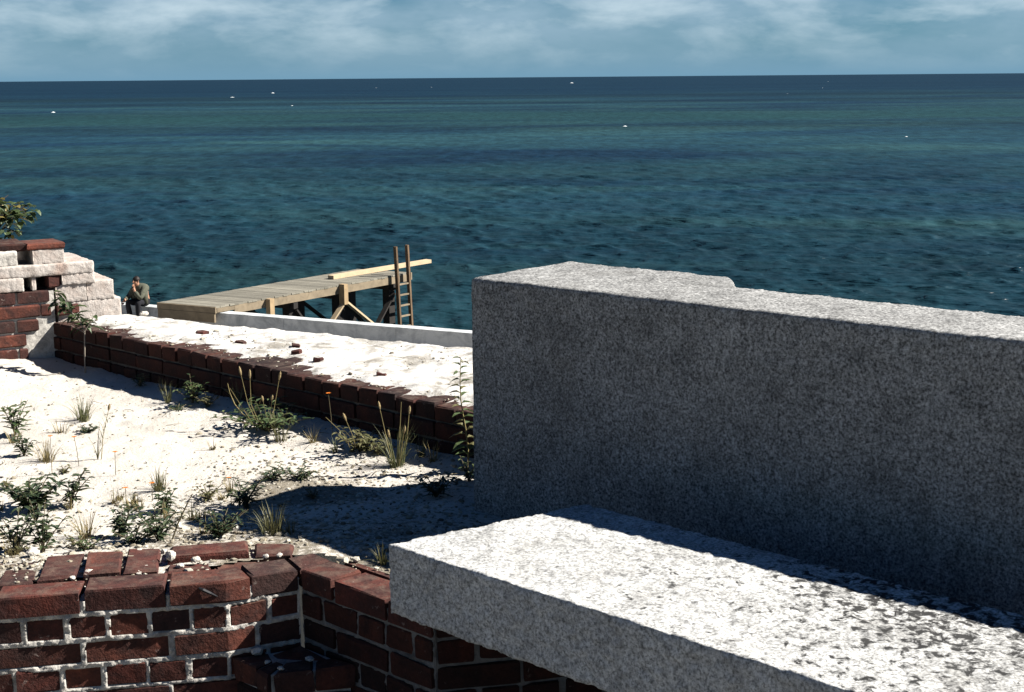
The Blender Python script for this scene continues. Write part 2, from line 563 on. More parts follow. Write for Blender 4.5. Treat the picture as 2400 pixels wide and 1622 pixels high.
M = dict(
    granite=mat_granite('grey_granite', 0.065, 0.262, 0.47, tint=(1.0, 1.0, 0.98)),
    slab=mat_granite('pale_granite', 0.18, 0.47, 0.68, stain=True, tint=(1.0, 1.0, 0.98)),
    brick=mat_brick(),
    worn_shade_brick=mat_brick('weathered_shade_brick', 0.52),  # darkened brick: shade put into the colour on walls, weathering on the ruin top
    mortar=mat_lime('lime_mortar', (0.58, 0.55, 0.50), (0.12, 0.11, 0.105), 0.7, 16),
    plaster=mat_lime('limewashed_masonry', (0.52, 0.47, 0.43), (0.24, 0.19, 0.155), 0.6, 11, brown=(0.36, 0.25, 0.20)),
    cap=mat_lime('parapet_lime', (0.62, 0.60, 0.57), (0.20, 0.18, 0.145), 0.85, 8, (0.47, 0.64)),
    concrete=mat_lime('sea_wall_concrete', (0.66, 0.68, 0.68), (0.30, 0.32, 0.33), 0.85, 1.9),
    shade_mortar=mat_lime('shade_darkened_mortar', (0.13, 0.12, 0.11), (0.04, 0.036, 0.033), 0.8, 14),  # mortar darkened to stand in for shade on the parapet face
    return_shade_mortar=mat_lime('shaded_lime_mortar', (0.20, 0.195, 0.19), (0.06, 0.06, 0.06), 0.8, 14),  # lime mortar with the shade of the return put into its colour
    sand=mat_sand(),
    earth=mat_lime('sandy_earth', (0.34, 0.31, 0.26), (0.14, 0.13, 0.09), 0.8, 2.5),
    stone=mat_lime('coral_stone', (0.58, 0.54, 0.48), (0.30, 0.27, 0.22), 0.5, 22),
    sea=mat_sea(),
    deck=mat_wood('weathered_deck', (0.245, 0.228, 0.185), (0.125, 0.115, 0.09), (1, 1, 1), 4),
    lumber=mat_wood('fresh_lumber', (0.42, 0.30, 0.17), (0.24, 0.17, 0.10), (1, 1, 1), 6),
    tan=mat_wood('tan_timber', (0.27, 0.215, 0.145), (0.12, 0.095, 0.065), (1, 1, 1), 5),
    pale=mat_wood('pale_new_timber', (0.50, 0.39, 0.25), (0.34, 0.26, 0.17), (1, 1, 1), 5),
    dark=mat_wood('dark_wet_timber', (0.03, 0.026, 0.024), (0.012, 0.011, 0.010), (1, 1, 1), 5),
    ladder=mat_wood('brown_ladder_wood', (0.16, 0.105, 0.06), (0.07, 0.045, 0.03), (1, 1, 1), 6),
    green=mat_leaf('green_leaf', [(0.025, 0.05, 0.018), (0.055, 0.085, 0.03), (0.09, 0.11, 0.04)]),
    dgreen=mat_leaf('dark_leaf', [(0.016, 0.03, 0.014), (0.035, 0.055, 0.024), (0.055, 0.07, 0.028)]),
    olive=mat_leaf('olive_leaf', [(0.07, 0.075, 0.03), (0.13, 0.12, 0.05), (0.10, 0.10, 0.04)]),
    dry=mat_leaf('dry_grass', [(0.17, 0.14, 0.06), (0.26, 0.20, 0.09), (0.11, 0.11, 0.045)]),
    mixed=mat_leaf('mixed_grass', [(0.05, 0.07, 0.025), (0.15, 0.14, 0.06), (0.07, 0.085, 0.03)]),
    ylw=mat_leaf('yellowing_leaf', [(0.10, 0.11, 0.03), (0.30, 0.24, 0.07), (0.06, 0.08, 0.025)]),
    stem=mat_plain('plant_stem', (0.13, 0.105, 0.06)),
    twig=mat_plain('grey_twig', (0.26, 0.22, 0.18)),
    seed=mat_plain('seed_head', (0.30, 0.225, 0.115), 0.9, 0.35, 200),
    orange=mat_plain('orange_petal', (0.75, 0.20, 0.02), 0.7, 0.15),
    litter=mat_plain('dead_leaf', (0.05, 0.04, 0.028), 0.9, 0.5, 60),
    skin=mat_plain('skin', (0.36, 0.19, 0.12), 0.6, 0.1),
    jacket=mat_plain('olive_cloth', (0.085, 0.088, 0.065), 0.95, 0.25, 25),
    black=mat_plain('black_cloth', (0.012, 0.012, 0.016), 0.95, 0.3, 25),
    hair=mat_plain('dark_hair', (0.018, 0.012, 0.010), 0.6, 0.3, 60),
    sliver_mat=mat_plain('sliver_black', (0.02, 0.02, 0.024), 0.45, 0.3, 60),
    foam=mat_plain('foam_white', (0.7, 0.74, 0.75), 0.9, 0.1),
)


# ------------------------------------------------------------------ wall path tool
class Path:
    """A poly-line seen from above; the visible face is on its right-hand side."""
    def __init__(self, pts):
        self.p = [Vector(p) for p in pts]
        self.s = [0.0]
        for a, b in zip(self.p, self.p[1:]):
            self.s.append(self.s[-1] + (b - a).length)

    def seg(self, s):
        for i in range(len(self.p) - 1):
            if s <= self.s[i + 1] + 1e-9:
                return i
        return len(self.p) - 2

    def dirn(self, i):
        return (self.p[i + 1] - self.p[i]).normalized()

    def at(self, s, off=0.0, seg=None):
        """point at arc length s, moved off metres INTO the wall"""
        i = self.seg(s) if seg is None else seg
        d = self.dirn(i)
        return self.p[i] + d * (s - self.s[i]) + Vector((-d.y, d.x)) * off

    def corner(self, i, off):
        d0, d1 = self.dirn(i - 1), self.dirn(i)
        n0, n1 = Vector((-d0.y, d0.x)), Vector((-d1.y, d1.x))
        m = (n0 + n1).normalized()
        return self.p[i] + m * (off / max(0.35, m.dot(n0)))

    def foot(self, s0, s1, o0, o1):
        """footprint of a brick from s0 to s1, depth o0..o1, bending round corners"""
        eps = 0.012
        i0, i1 = self.seg(s0 + 1e-6), self.seg(s1 - 1e-6)
        f = [self.at(s0, o0, i0)] + [self.corner(k, o0) for k in range(i0 + 1, i1 + 1) if s0 + eps < self.s[k] < s1 - eps] + [self.at(s1, o0, i1)]
        g = [self.at(s0, o1, i0)] + [self.corner(k, o1) for k in range(i0 + 1, i1 + 1) if s0 + eps < self.s[k] < s1 - eps] + [self.at(s1, o1, i1)]
        return f + g[::-1]


def prism(name, foot, z0, z1, mat, parent, bev=0.006, jit=0.0018, tilt=0.0, label=None):
    """one brick: a bevelled, slightly uneven prism with its own origin"""
    n = len(foot)
    c = sum((Vector(p) for p in foot), Vector((0, 0))) / n
    bev = min(bev, (z1 - z0) * 0.3)

    def inset(p, q):
        d = c - p
        return p + d * min(0.45, q * 1.4 / max(d.length, 1e-5))
    tx, ty = rng.uniform(-tilt, tilt), rng.uniform(-tilt, tilt)
    vs = []
    jj = [(rng.uniform(-jit, jit), rng.uniform(-jit, jit)) for _ in foot]
    for z, q in ((z0, bev), (z0 + bev, 0), (z1 - bev, 0), (z1, bev)):
        for p, (jx, jy) in zip(foot, jj):
            p = Vector(p)
            r = inset(p, q)
            x, y = r.x + jx + rng.uniform(-jit, jit) * 0.6, r.y + jy + rng.uniform(-jit, jit) * 0.6
            zz = z + rng.uniform(-jit, jit) + ((x - c.x) * tx + (y - c.y) * ty if z > (z0 + z1) / 2 else 0)
            vs.append((x - c.x, y - c.y, zz - z0))
    fs = [tuple(range(n - 1, -1, -1)), tuple(range(3 * n, 4 * n))]
    for k in range(3):
        for i in range(n):
            j = (i + 1) % n
            fs.append((k * n + i, k * n + j, (k + 1) * n + j, (k + 1) * n + i))
    me = bpy.data.meshes.new(name)
    me.from_pydata(vs, [], fs)
    me.materials.append(mat)
    o = bpy.data.objects.new(name, me)
    link(o, parent)
    o.location = (c.x, c.y, z0)
    if label: o['label'] = label
    return o


def mortar_face(path, s0, s1, z0, z1, inset, parent, step=0.008, amp=0.005, seed=0.0, depth=0.2, top=True, mat='mortar', rects=(), sunk=0.014):
    """rough lime face of a wall behind its bricks, with a rough top"""
    ss = np.arange(s0, s1 + step * 0.5, step)
    zs = np.arange(z0, z1 + step * 0.5, step)
    vs = np.zeros((len(zs) + (int(depth / step) if top else 0), len(ss), 3))
    for j, s in enumerate(ss):
        i = path.seg(s)
        d = path.dirn(i)
        p = path.at(s, 0, i)
        nx, ny = -d.y, d.x
        off = inset + amp * fbm(s * 60 + seed, zs * 60, 3, 0.65)
        for a, b, za, zb in rects:
            if a + .0025 < s < b - .0025:
                off = np.where((zs > za + .0025) & (zs < zb - .0025), sunk, off)
        vs[:len(zs), j, 0] = p.x + nx * off
        vs[:len(zs), j, 1] = p.y + ny * off
        vs[:len(zs), j, 2] = zs
        if top:
            k = vs.shape[0] - len(zs)
            o2 = inset + (np.arange(k) + 1) * step
            vs[len(zs):, j, 0] = p.x + nx * o2
            vs[len(zs):, j, 1] = p.y + ny * o2
            vs[len(zs):, j, 2] = z1 + amp * 1.2 * fbm(s * 30 + seed, o2 * 30 + 9, 3, 0.6)
    me = np_mesh('mortar', vs.reshape(-1, 3), grid_faces(vs.shape[0], vs.shape[1]), M[mat])
    return link(bpy.data.objects.new('mortar', me), parent)


def rough_solid(name, foot, z0, z1, voxel, mat, disp, parent=None, origin=None, smooth=True):
    """a dressed or broken stone: prism, voxel-remeshed, then displaced along its normals"""
    o3 = Vector(origin if origin else (foot[0][0], foot[0][1], z0))
    n = len(foot)
    vs = [(p[0] - o3.x, p[1] - o3.y, z0 - o3.z) for p in foot] + [(p[0] - o3.x, p[1] - o3.y, z1 - o3.z) for p in foot]
    fs = [tuple(range(n - 1, -1, -1)), tuple(range(n, 2 * n))] + [(i, (i + 1) % n, (i + 1) % n + n, i + n) for i in range(n)]
    me = bpy.data.meshes.new(name)
    me.from_pydata(vs, [], fs)
    tmp = bpy.data.objects.new('tmp', me)
    COL.objects.link(tmp)
    rm = tmp.modifiers.new('r', 'REMESH')
    rm.mode = 'VOXEL'
    rm.voxel_size = voxel
    for k, (size, strength, mid) in enumerate(disp):
        tx = bpy.data.textures.new('relief', 'CLOUDS')
        tx.noise_scale = size
        tx.noise_depth = 3
        dm = tmp.modifiers.new('d%d' % k, 'DISPLACE')
        dm.texture = tx
        dm.strength = strength
        dm.mid_level = mid
        dm.texture_coords = 'LOCAL'
    dg = bpy.context.evaluated_depsgraph_get()
    dg.update()
    new = bpy.data.meshes.new_from_object(tmp.evaluated_get(dg))
    bpy.data.objects.remove(tmp)
    new.name = name
    new.materials.clear()
    new.materials.append(mat)
    new.polygons.foreach_set('use_smooth', [smooth] * len(new.polygons))
    ob = bpy.data.objects.new(name, new)
    link(ob, parent)
    ob.location = o3
    return ob


# ================================================================== SETTING
SEA_Z = -6.1
BEACH_Z = -4.80
LOW_Z = -0.42
PARAPET_Z = 0.19

# fort walls, seen from above
FRONT = Path([(-2.75, 3.026), (-0.727, 3.419), (-0.554, 3.508), (-0.400, 3.364), (-0.190, 3.170), (0.22, 3.27), (1.50, 2.076)])
S_K = FRONT.s[1] ; S_C = FRONT.s[2] ; S_C1 = FRONT.s[3] ; S_C2 = FRONT.s[4]
S_SHIFT = S_K - 1.908            # joints were measured from another start point
PARA = Path([(-2.266, 6.664), (0.13, 4.432)])
para_d = (PARA.p[1] - PARA.p[0]).normalized()
para_n = Vector((-para_d.y, para_d.x))


def para_perp(x, y):
    return (x - PARA.p[1].x) * para_n.x + (y - PARA.p[1].y) * para_n.y


def front_dist(x, y):
    """rough distance behind the front wall's face"""
    best = None
    for i in range(len(FRONT.p) - 1):
        d = FRONT.dirn(i)
        nx, ny = -d.y, d.x
        a = FRONT.p[i]
        t = np.clip((x - a.x) * d.x + (y - a.y) * d.y, 0, FRONT.s[i + 1] - FRONT.s[i])
        qx, qy = a.x + d.x * t, a.y + d.y * t
        dist = np.hypot(x - qx, y - qy)
        sign = np.sign((x - a.x) * nx + (y - a.y) * ny)
        if best is None:
            best, sg = dist, sign
        else:
            k = dist < best
            best = np.where(k, dist, best); sg = np.where(k, sign, sg)
    return best * sg


def sand_h(x, y):
    x = np.asarray(x, float); y = np.asarray(y, float)
    h = 0.018 * fbm(x * 1.7 + 3, y * 1.7, 3) + 0.009 * fbm(x * 9, y * 9 + 4, 3) + 0.003 * fbm(x * 36, y * 36 + 4, 2)
    pp = -para_perp(x, y)
    h = h + 0.030 * np.exp(-(pp / 0.16) ** 2) * (0.75 + 0.6 * fbm(x * 2.2 + 9, y * 2.2, 2))
    h = h + 0.06 * np.exp(-(((x + 2.42) / 0.24) ** 2 + ((y - 6.32) / 0.28) ** 2))
    fd = front_dist(x, y)
    h = h + 0.042 * np.exp(-(np.maximum(fd - 0.25, 0) / 0.28) ** 2)
    return h


def soil_at(x, y):
    """how much dark soil and rotted weed is mixed into the sand (0..1)"""
    fd = front_dist(x, y)
    s = np.clip(1.15 - (fd - 0.25) / 0.75, 0, 1) * (0.55 + 0.75 * fbm(x * 3.4 + 2, y * 3.4, 4))
    s = s + np.clip(fbm(x * 1.6 + 31, y * 1.6, 4) - 0.12, 0, 1) * 1.1
    s = s + np.where(x > -1.1, 0.30 * np.clip((5.0 - y) / 0.5, 0, 1), 0)
    return np.clip(s, 0, 1)


def build_ground():
    st = 0.016
    xs = np.arange(-4.6, 2.6, st); ys = np.arange(2.3, 7.4, st)
    X, Y = np.meshgrid(xs, ys)
    Z = sand_h(X, Y)
    fd = front_dist(X, Y)
    pp = para_perp(X, Y)
    ok = (fd > 0.125) & (pp < 0.06)
    keep = ok[:-1, :-1] & ok[1:, 1:] & ok[:-1, 1:] & ok[1:, :-1]
    soil = soil_at(X, Y)
    me = np_mesh('sand_ground', np.stack([X, Y, Z], -1).reshape(-1, 3), grid_faces(len(ys), len(xs), keep), M['sand'])
    at = me.attributes.new('soil', 'FLOAT', 'POINT')
    at.data.foreach_set('value', soil.ravel().astype(np.float32))
    props(link(bpy.data.objects.new('sand_ground', me)), kind='structure')
    # lower ground in front of the brick wall, where the camera stands
    st = 0.12
    xs = np.arange(-14, 14, st); ys = np.arange(-14, 6.2, st)
    X, Y = np.meshgrid(xs, ys)
    Z = LOW_Z + 0.02 * fbm(X, Y, 3)
    ok = front_dist(X, Y) < 0.3
    ok |= (X < -3.4) & (Y < 2.9)
    keep = ok[:-1, :-1] & ok[1:, 1:] & ok[:-1, 1:] & ok[1:, :-1]
    me = np_mesh('lower_ground', np.stack([X, Y, Z], -1).reshape(-1, 3), grid_faces(len(ys), len(xs), keep), M['earth'])
    props(link(bpy.data.objects.new('lower_ground', me)), kind='structure')
    # fort mound between the courtyard and the beach, falling to sea level
    mb = MB()
    top = [(-14, 9.5), (-3.6, 7.35), (-1.95, 6.80), (-0.186, 5.83), (3.0, 4.05), (14, -2)]
    foot = [(-16, 12), (-4.0, 8.9), (-1.4, 8.3), (0.6, 7.3), (4.6, 5.6), (17, -1)]
    vs = [(x, y, PARAPET_Z - 0.06) for x, y in top] + [(x, y, BEACH_Z - 0.05) for x, y in foot]
    n = len(top)
    mb.add(vs, [(i, i + n, i + 1 + n, i + 1) for i in range(n - 1)])
    props(mb.build('mound_slope', M['sand']), kind='structure')
    # beach down to the sea wall
    mb = MB()
    u = Vector((0.893, -0.4500))
    o = Vector((-7.102, 34.048)) - Vector((-u.y, u.x)) * -0.05
    a, b_ = o - u * 60, o + u * 70
    mb.add([(a.x, a.y, BEACH_Z), (b_.x, b_.y, BEACH_Z), (60, -14, BEACH_Z), (-60, -14, BEACH_Z), (-60, 20, BEACH_Z)],
           [(4, 3, 2, 1, 0)])
    props(mb.build('beach', M['sand']), kind='structure')


def build_sea():
    hc = CAM_H - SEA_Z
    th = np.concatenate([np.linspace(R(16.5), R(11.0), 40), np.linspace(R(10.98), R(0.75), 640),
                         np.linspace(R(0.74), R(0.026), 60)])
    d = hc / np.tan(th)
    a_f = np.linspace(R(-25), R(25), 620)
    az_ = np.concatenate([np.linspace(R(-80), R(-25.4), 60), a_f, np.linspace(R(25.4), R(80), 60)])
    Dg, A = np.meshgrid(d, az_, indexing='ij')
    X, Y = Dg * np.sin(A), Dg * np.cos(A)
    dd = np.gradient(d)[:, None] * np.ones_like(A)
    da = np.gradient(az_)[None, :] * Dg
    cell = np.maximum(dd, da)
    Z = np.zeros_like(X); DX = np.zeros_like(X); DY = np.zeros_like(X)
    for k in range(64):
        lam = 0.36 * (2.9 / 0.36) ** (k / 63.0) * nrng.uniform(0.9, 1.1)
        ang = nrng.normal(0, 0.75) - 0.15
        kx, ky = math.sin(ang) * 2 * math.pi / lam, -math.cos(ang) * 2 * math.pi / lam
        amp = 0.0070 * lam ** 0.76
        fade = np.clip((lam / cell - 2.0) / 2.5, 0, 1)
        # gusts: patches where the short waves are stronger or weaker
        gust = 0.65 + 0.7 * vnoise(X * 0.05 + k % 5 * 11.7, Y * 0.09 + k % 3 * 7.3)
        ph = kx * X + ky * Y + nrng.uniform(0, 6.28)
        Z += amp * fade * gust * np.cos(ph)
        q = 0.75 * amp * fade * gust * np.sin(ph)
        DX -= q * math.sin(ang); DY += q * math.cos(ang)
    V = np.stack([X + DX, Y + DY, SEA_Z + Z], -1).reshape(-1, 3)
    me = np_mesh('sea', V, grid_faces(len(d), len(az_)), M['sea'])
    props(link(bpy.data.objects.new('sea', me)), kind='structure')
    # breaking crests, scattered and uncountable
    mb = MB()
    spots = [(-112.5, 585.4, 2.6, .3), (-59.4, 393.4, 1.0, .2), (16.9, 211.1, 1.0, .18), (46.4, 168.1, .5, .12), (-121.8, 742.7, 2.6, .7),
             (67.6, 1578.9, 5.5, 1.2), (-106.0, 334.6, 1.4, .4)]
    for _ in range(5):
        y = nrng.uniform(420, 1500)
        spots.append((nrng.uniform(-0.36, 0.36) * y, y, y / 1100 * nrng.uniform(0.6, 1.4), y / 3000 * nrng.uniform(0.5, 1)))
    for x, y, w, h in spots:
        w, h = w * .8, h * .55
        n = 9
        ring = []
        for i in range(n):
            a = 2 * math.pi * i / n
            r = nrng.uniform(0.6, 1.0)
            ring.append((x + w * 0.5 * r * math.cos(a), y + w * 0.6 * r * math.sin(a), SEA_Z + 0.12))
        mb.add(ring + [(x, y, SEA_Z + 0.12 + h)], [(i, (i + 1) % n, n) for i in range(n)])
    props(mb.build('breaking_foam', M['foam'], smooth=True), kind='stuff')


build_ground()
build_sea()


# ================================================================== FOREGROUND BRICK WALL
def build_front_wall():
    w = thing('brick_wall', 'dark red brick wall with bright lime joints, sunlit and bending into a shaded corner under granite slab',
              'wall', (-0.727, 3.419, LOW_Z))

    B = M['brick']
    def off(o):      # children are placed in world metres; make them local to the thing
        o.location = Vector(o.location) - w.location
        return o
    tops = [0.055 - 0.0665 * k for k in range(8)]
    g = 0.006
    SS = S_SHIFT

    rects = []

    def lay(joints, k, depth, skip=(), bulge=0.0, mat=B):
        for a, b in zip(joints, joints[1:]):
            if (round(a, 3)) in skip:
                continue
            pr = rng.uniform(-0.0025, 0.003) + bulge
            a, b = a + g * rng.uniform(.7, 1.3), b - g * rng.uniform(.7, 1.3)
            f = FRONT.foot(a, b, -pr, depth)
            rects.append((a, b, tops[k] - 0.0665 + 0.0105, tops[k]))
            off(prism('brick', f, tops[k] - 0.0665 + 0.0105, tops[k] + rng.uniform(-0.0015, 0.002), mat, w, bev=0.0035, jit=0.003))
    def ext(first, step, n):
        return [first - step * i for i in range(n, 0, -1)]
    C = S_C
    c = {}
    c[0] = ext(1.556, 0.209, 7) + [1.556, 1.764, 1.972, 2.0975]
    c[1] = ext(1.411, 0.1025, 13) + [1.411, 1.515, 1.614, 1.715, 1.818, 1.906, 2.017, 2.0975]
    c[2] = ext(1.551, 0.211, 7) + [1.551, 1.769, 1.984, 2.0975]
    c[3] = ext(1.387, 0.1025, 12) + [1.387, 1.497, 1.597, 1.704, 1.805, 1.906, 2.01, 2.0975]
    c[4] = ext(1.545, 0.211, 7) + [1.545, 1.757, 1.95, 2.0975]
    c[5] = ext(1.387, 0.1025, 12) + [1.387, 1.497, 1.597, 1.704, 1.805, 1.906, 2.01, 2.0975]
    for k in range(6):
        js = [j + SS for j in c[k] if j + SS > 0.05]
        js[-1] = C - 0.001
        lay(js, k, 0.098 if k % 2 == 0 else 0.2, bulge=0.004 if k == 0 else 0)
    # the shaded return under the slab
    for k in range(6):
        a = C + 0.003
        js = [a]
        if k % 2 == 0:
            seq = [0.132, 0.200, 0.200, 0.200]
        else:
            seq = [0.085, 0.135, 0.100, 0.100, 0.100, 0.100]
        for s_ in seq:
            if js[-1] + s_ < S_C2 - 0.03:
                js.append(js[-1] + s_)
        js.append(S_C2 - 0.002)
        lay(js, k, 0.099, mat=B if k == 0 else M['worn_shade_brick'])  # courses below the top take the brick with shade in its colour
        a = S_C2 + 0.004
        js = [a]
        while js[-1] < FRONT.s[5] - 0.02:
            js.append(js[-1] + (0.208 if k % 2 == 0 else 0.104))
        js[-1] = FRONT.s[5] - 0.003
        lay(js, k, 0.099, mat=M['worn_shade_brick'])
        js = [FRONT.s[5] + 0.004]
        while js[-1] < FRONT.s[6] - 0.1:
            js.append(js[-1] + 0.208)
        lay(js, k, 0.099)
    # wall top: headers laid behind the front stretchers
    hd = [S_K - 1.90 + v for v in (0.10, 0.30, 0.41, 0.62, 0.725, 0.93, 1.035, 1.22, 1.325, 1.425, 1.53, 1.635, 1.735)]
    zs = {9: 0.058, 10: 0.066, 11: 0.060}
    for i, (a, b) in enumerate(zip(hd, hd[1:])):
        zt = zs.get(i, 0.050 + rng.uniform(-0.008, 0.004))
        f = FRONT.foot(a + 0.007, b - 0.006, 0.108, 0.108 + rng.uniform(0.17, 0.2))
        off(prism('brick', f, zt - 0.06, zt, B, w, bev=0.007, jit=0.004, tilt=0.03))
    # broken pieces and the rear stretchers by the chamfer
    def loose(pts, z0, z1, tilt=0.03, mat=B):
        off(prism('brick', [Vector(p) for p in pts], z0, z1, M['worn_shade_brick'] if z1 < -0.2 else mat, w, bev=0.006, jit=0.004, tilt=tilt))  # lower ledge bricks use the shade-darkened colour
    d = FRONT.dirn(0); nrm = Vector((-d.y, d.x))
    def q(s, o): return FRONT.p[0] + d * s + nrm * o
    k0 = S_K - 1.90
    loose([q(k0 + 1.745, .108), q(k0 + 1.86, .108), q(k0 + 1.86, .165), q(k0 + 1.745, .17)], 0.0, 0.050)
    loose([q(k0 + 1.875, .108), q(k0 + 1.965, .11), q(k0 + 1.99, .155), q(k0 + 1.87, .165)], 0.0, 0.046)
    loose([q(k0 + 1.75, .195), q(k0 + 1.955, .185), q(k0 + 1.96, .285), q(k0 + 1.755, .29)], 0.0, 0.064)
    loose([q(k0 + 1.975, .18), q(k0 + 2.07, .165), q(k0 + 2.085, .25), q(k0 + 1.98, .28)], 0.0, 0.058)
    loose([(-0.554, 3.516), (-0.489, 3.578), (-0.535, 3.640), (-0.603, 3.600)], 0.0, 0.053)
    # second wythe behind the shaded return, just showing above the soil
    ja = S_C + 0.02
    for i in range(3):
        f = FRONT.foot(ja + 0.005, ja + 0.195, 0.125, 0.150)
        off(prism('brick', f, -0.02, 0.046, B, w, bev=0.004, jit=0.003)); ja += 0.2
    # projecting lower ledge in the corner
    K = Vector((-0.716, 3.424)); E = Vector((-0.609, 3.311)); F = Vector((-0.402, 3.362)); Cc = Vector((-0.556, 3.502))
    zt = -0.150
    def lerp(a, b, t): return a + (b - a) * t
    loose([K, lerp(K, E, .62), Vector((-0.615, 3.400)), Vector((-0.640, 3.455))], zt - .06, zt, 0.02)
    loose([lerp(K, E, .66), E, Vector((-0.585, 3.385)), Vector((-0.605, 3.402))], zt - .06, zt - .004, 0.02)
    loose([Vector((-0.600, 3.315)), lerp(E, F, .52), Vector((-0.512, 3.405)), Vector((-0.575, 3.392))], zt - .06, zt - .002, 0.02)
    loose([lerp(E, F, .55), F, Vector((-0.455, 3.412)), Vector((-0.500, 3.405))], zt - .06, zt, 0.02)
    loose([Vector((-0.628, 3.450)), Vector((-0.605, 3.408)), Vector((-0.470, 3.416)), Cc], zt - .06, zt - .006, 0.02)
    for k in range(3):
        z1 = zt - .0665 * (k + 1)
        m1 = lerp(K, E, .5 if k % 2 else .78)
        loose([K, m1, lerp(m1, Cc, .5), Vector((-0.64, 3.455))], z1 - .056, z1)
        loose([lerp(m1, E, .06), E, lerp(E, F, .45), lerp(m1, Cc, .5)], z1 - .056, z1)
        loose([lerp(E, F, .49), F, Cc, lerp(m1, Cc, .55)], z1 - .056, z1)
    off(mortar_face(FRONT, 0.9, S_C - 0.004, LOW_Z - 0.05, 0.030, -0.0005, w, step=0.0042, amp=0.0060, depth=0.27, rects=rects))
    off(mortar_face(FRONT, 0.0, 0.9, LOW_Z - 0.05, 0.030, 0.002, w, step=0.01, amp=0.005, depth=0.27, rects=rects))
    off(mortar_face(FRONT, S_C + 0.001, S_C2 - 0.001, LOW_Z - 0.05, 0.030, 0.0050, w, step=0.005, amp=0.005, depth=0.12, rects=rects, mat='return_shade_mortar'))
    off(mortar_face(FRONT, S_C2 + 0.001, FRONT.s[6] - 0.02, LOW_Z - 0.05, 0.030, 0.0050, w, step=0.02, amp=0.003, depth=0.2, rects=rects, mat='return_shade_mortar'))
    mb = MB()     # lime bed and core inside the ledge
    pts = [Vector((-0.702, 3.424)), Vector((-0.606, 3.325)), Vector((-0.415, 3.374)), Vector((-0.552, 3.500))]
    mb.add([(p.x, p.y, LOW_Z) for p in pts] + [(p.x, p.y, zt - .008) for p in pts],
           [(4, 5, 6, 7)] + [(i, (i + 1) % 4, (i + 1) % 4 + 4, i + 4) for i in range(4)])
    off(mb.build('mortar', M['mortar'], w))
    return w


build_front_wall()


# ================================================================== GRANITE
bd = Vector((0.756, -0.655)); bn = Vector((0.655, 0.756))
T1 = Vector((-0.117, 4.136))
def blk(t, w): return T1 + bd * t + bn * w
block_foot = [blk(*v) for v in ((0, 0), (2.4, 0), (2.4, .31), (.714, .312), (.592, .470), (-.004, .462))]
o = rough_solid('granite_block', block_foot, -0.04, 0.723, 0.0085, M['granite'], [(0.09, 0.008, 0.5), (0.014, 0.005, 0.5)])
props(o, 'big upright grey granite block, sunlit along its top and shaded on its speckled face', 'granite block')

su = Vector((0.731, -0.682)); sn = Vector((0.682, 0.731))
SA = Vector((-0.290, 3.175))
def slb(t, w): return SA + su * t + sn * w
slab_foot = [slb(*v) for v in ((0, 0), (2.1, 0), (2.1, .55), (.13, .55))]
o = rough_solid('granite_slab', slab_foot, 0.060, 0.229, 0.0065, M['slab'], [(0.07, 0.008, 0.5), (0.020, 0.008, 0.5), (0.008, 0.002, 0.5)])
props(o, 'low pale granite slab lying on the brick wall, its top spotted with black lichen', 'granite slab')
# rubble that carries the slab's hidden length
mb = MB()
pts = [slb(.35, .16), slb(2.0, .16), slb(2.0, .5), slb(.35, .5)]
mb.add([(p.x, p.y, LOW_Z) for p in pts] + [(p.x, p.y, 0.055) for p in pts], [(4, 5, 6, 7)] + [(i, (i + 1) % 4, (i + 1) % 4 + 4, i + 4) for i in range(4)])


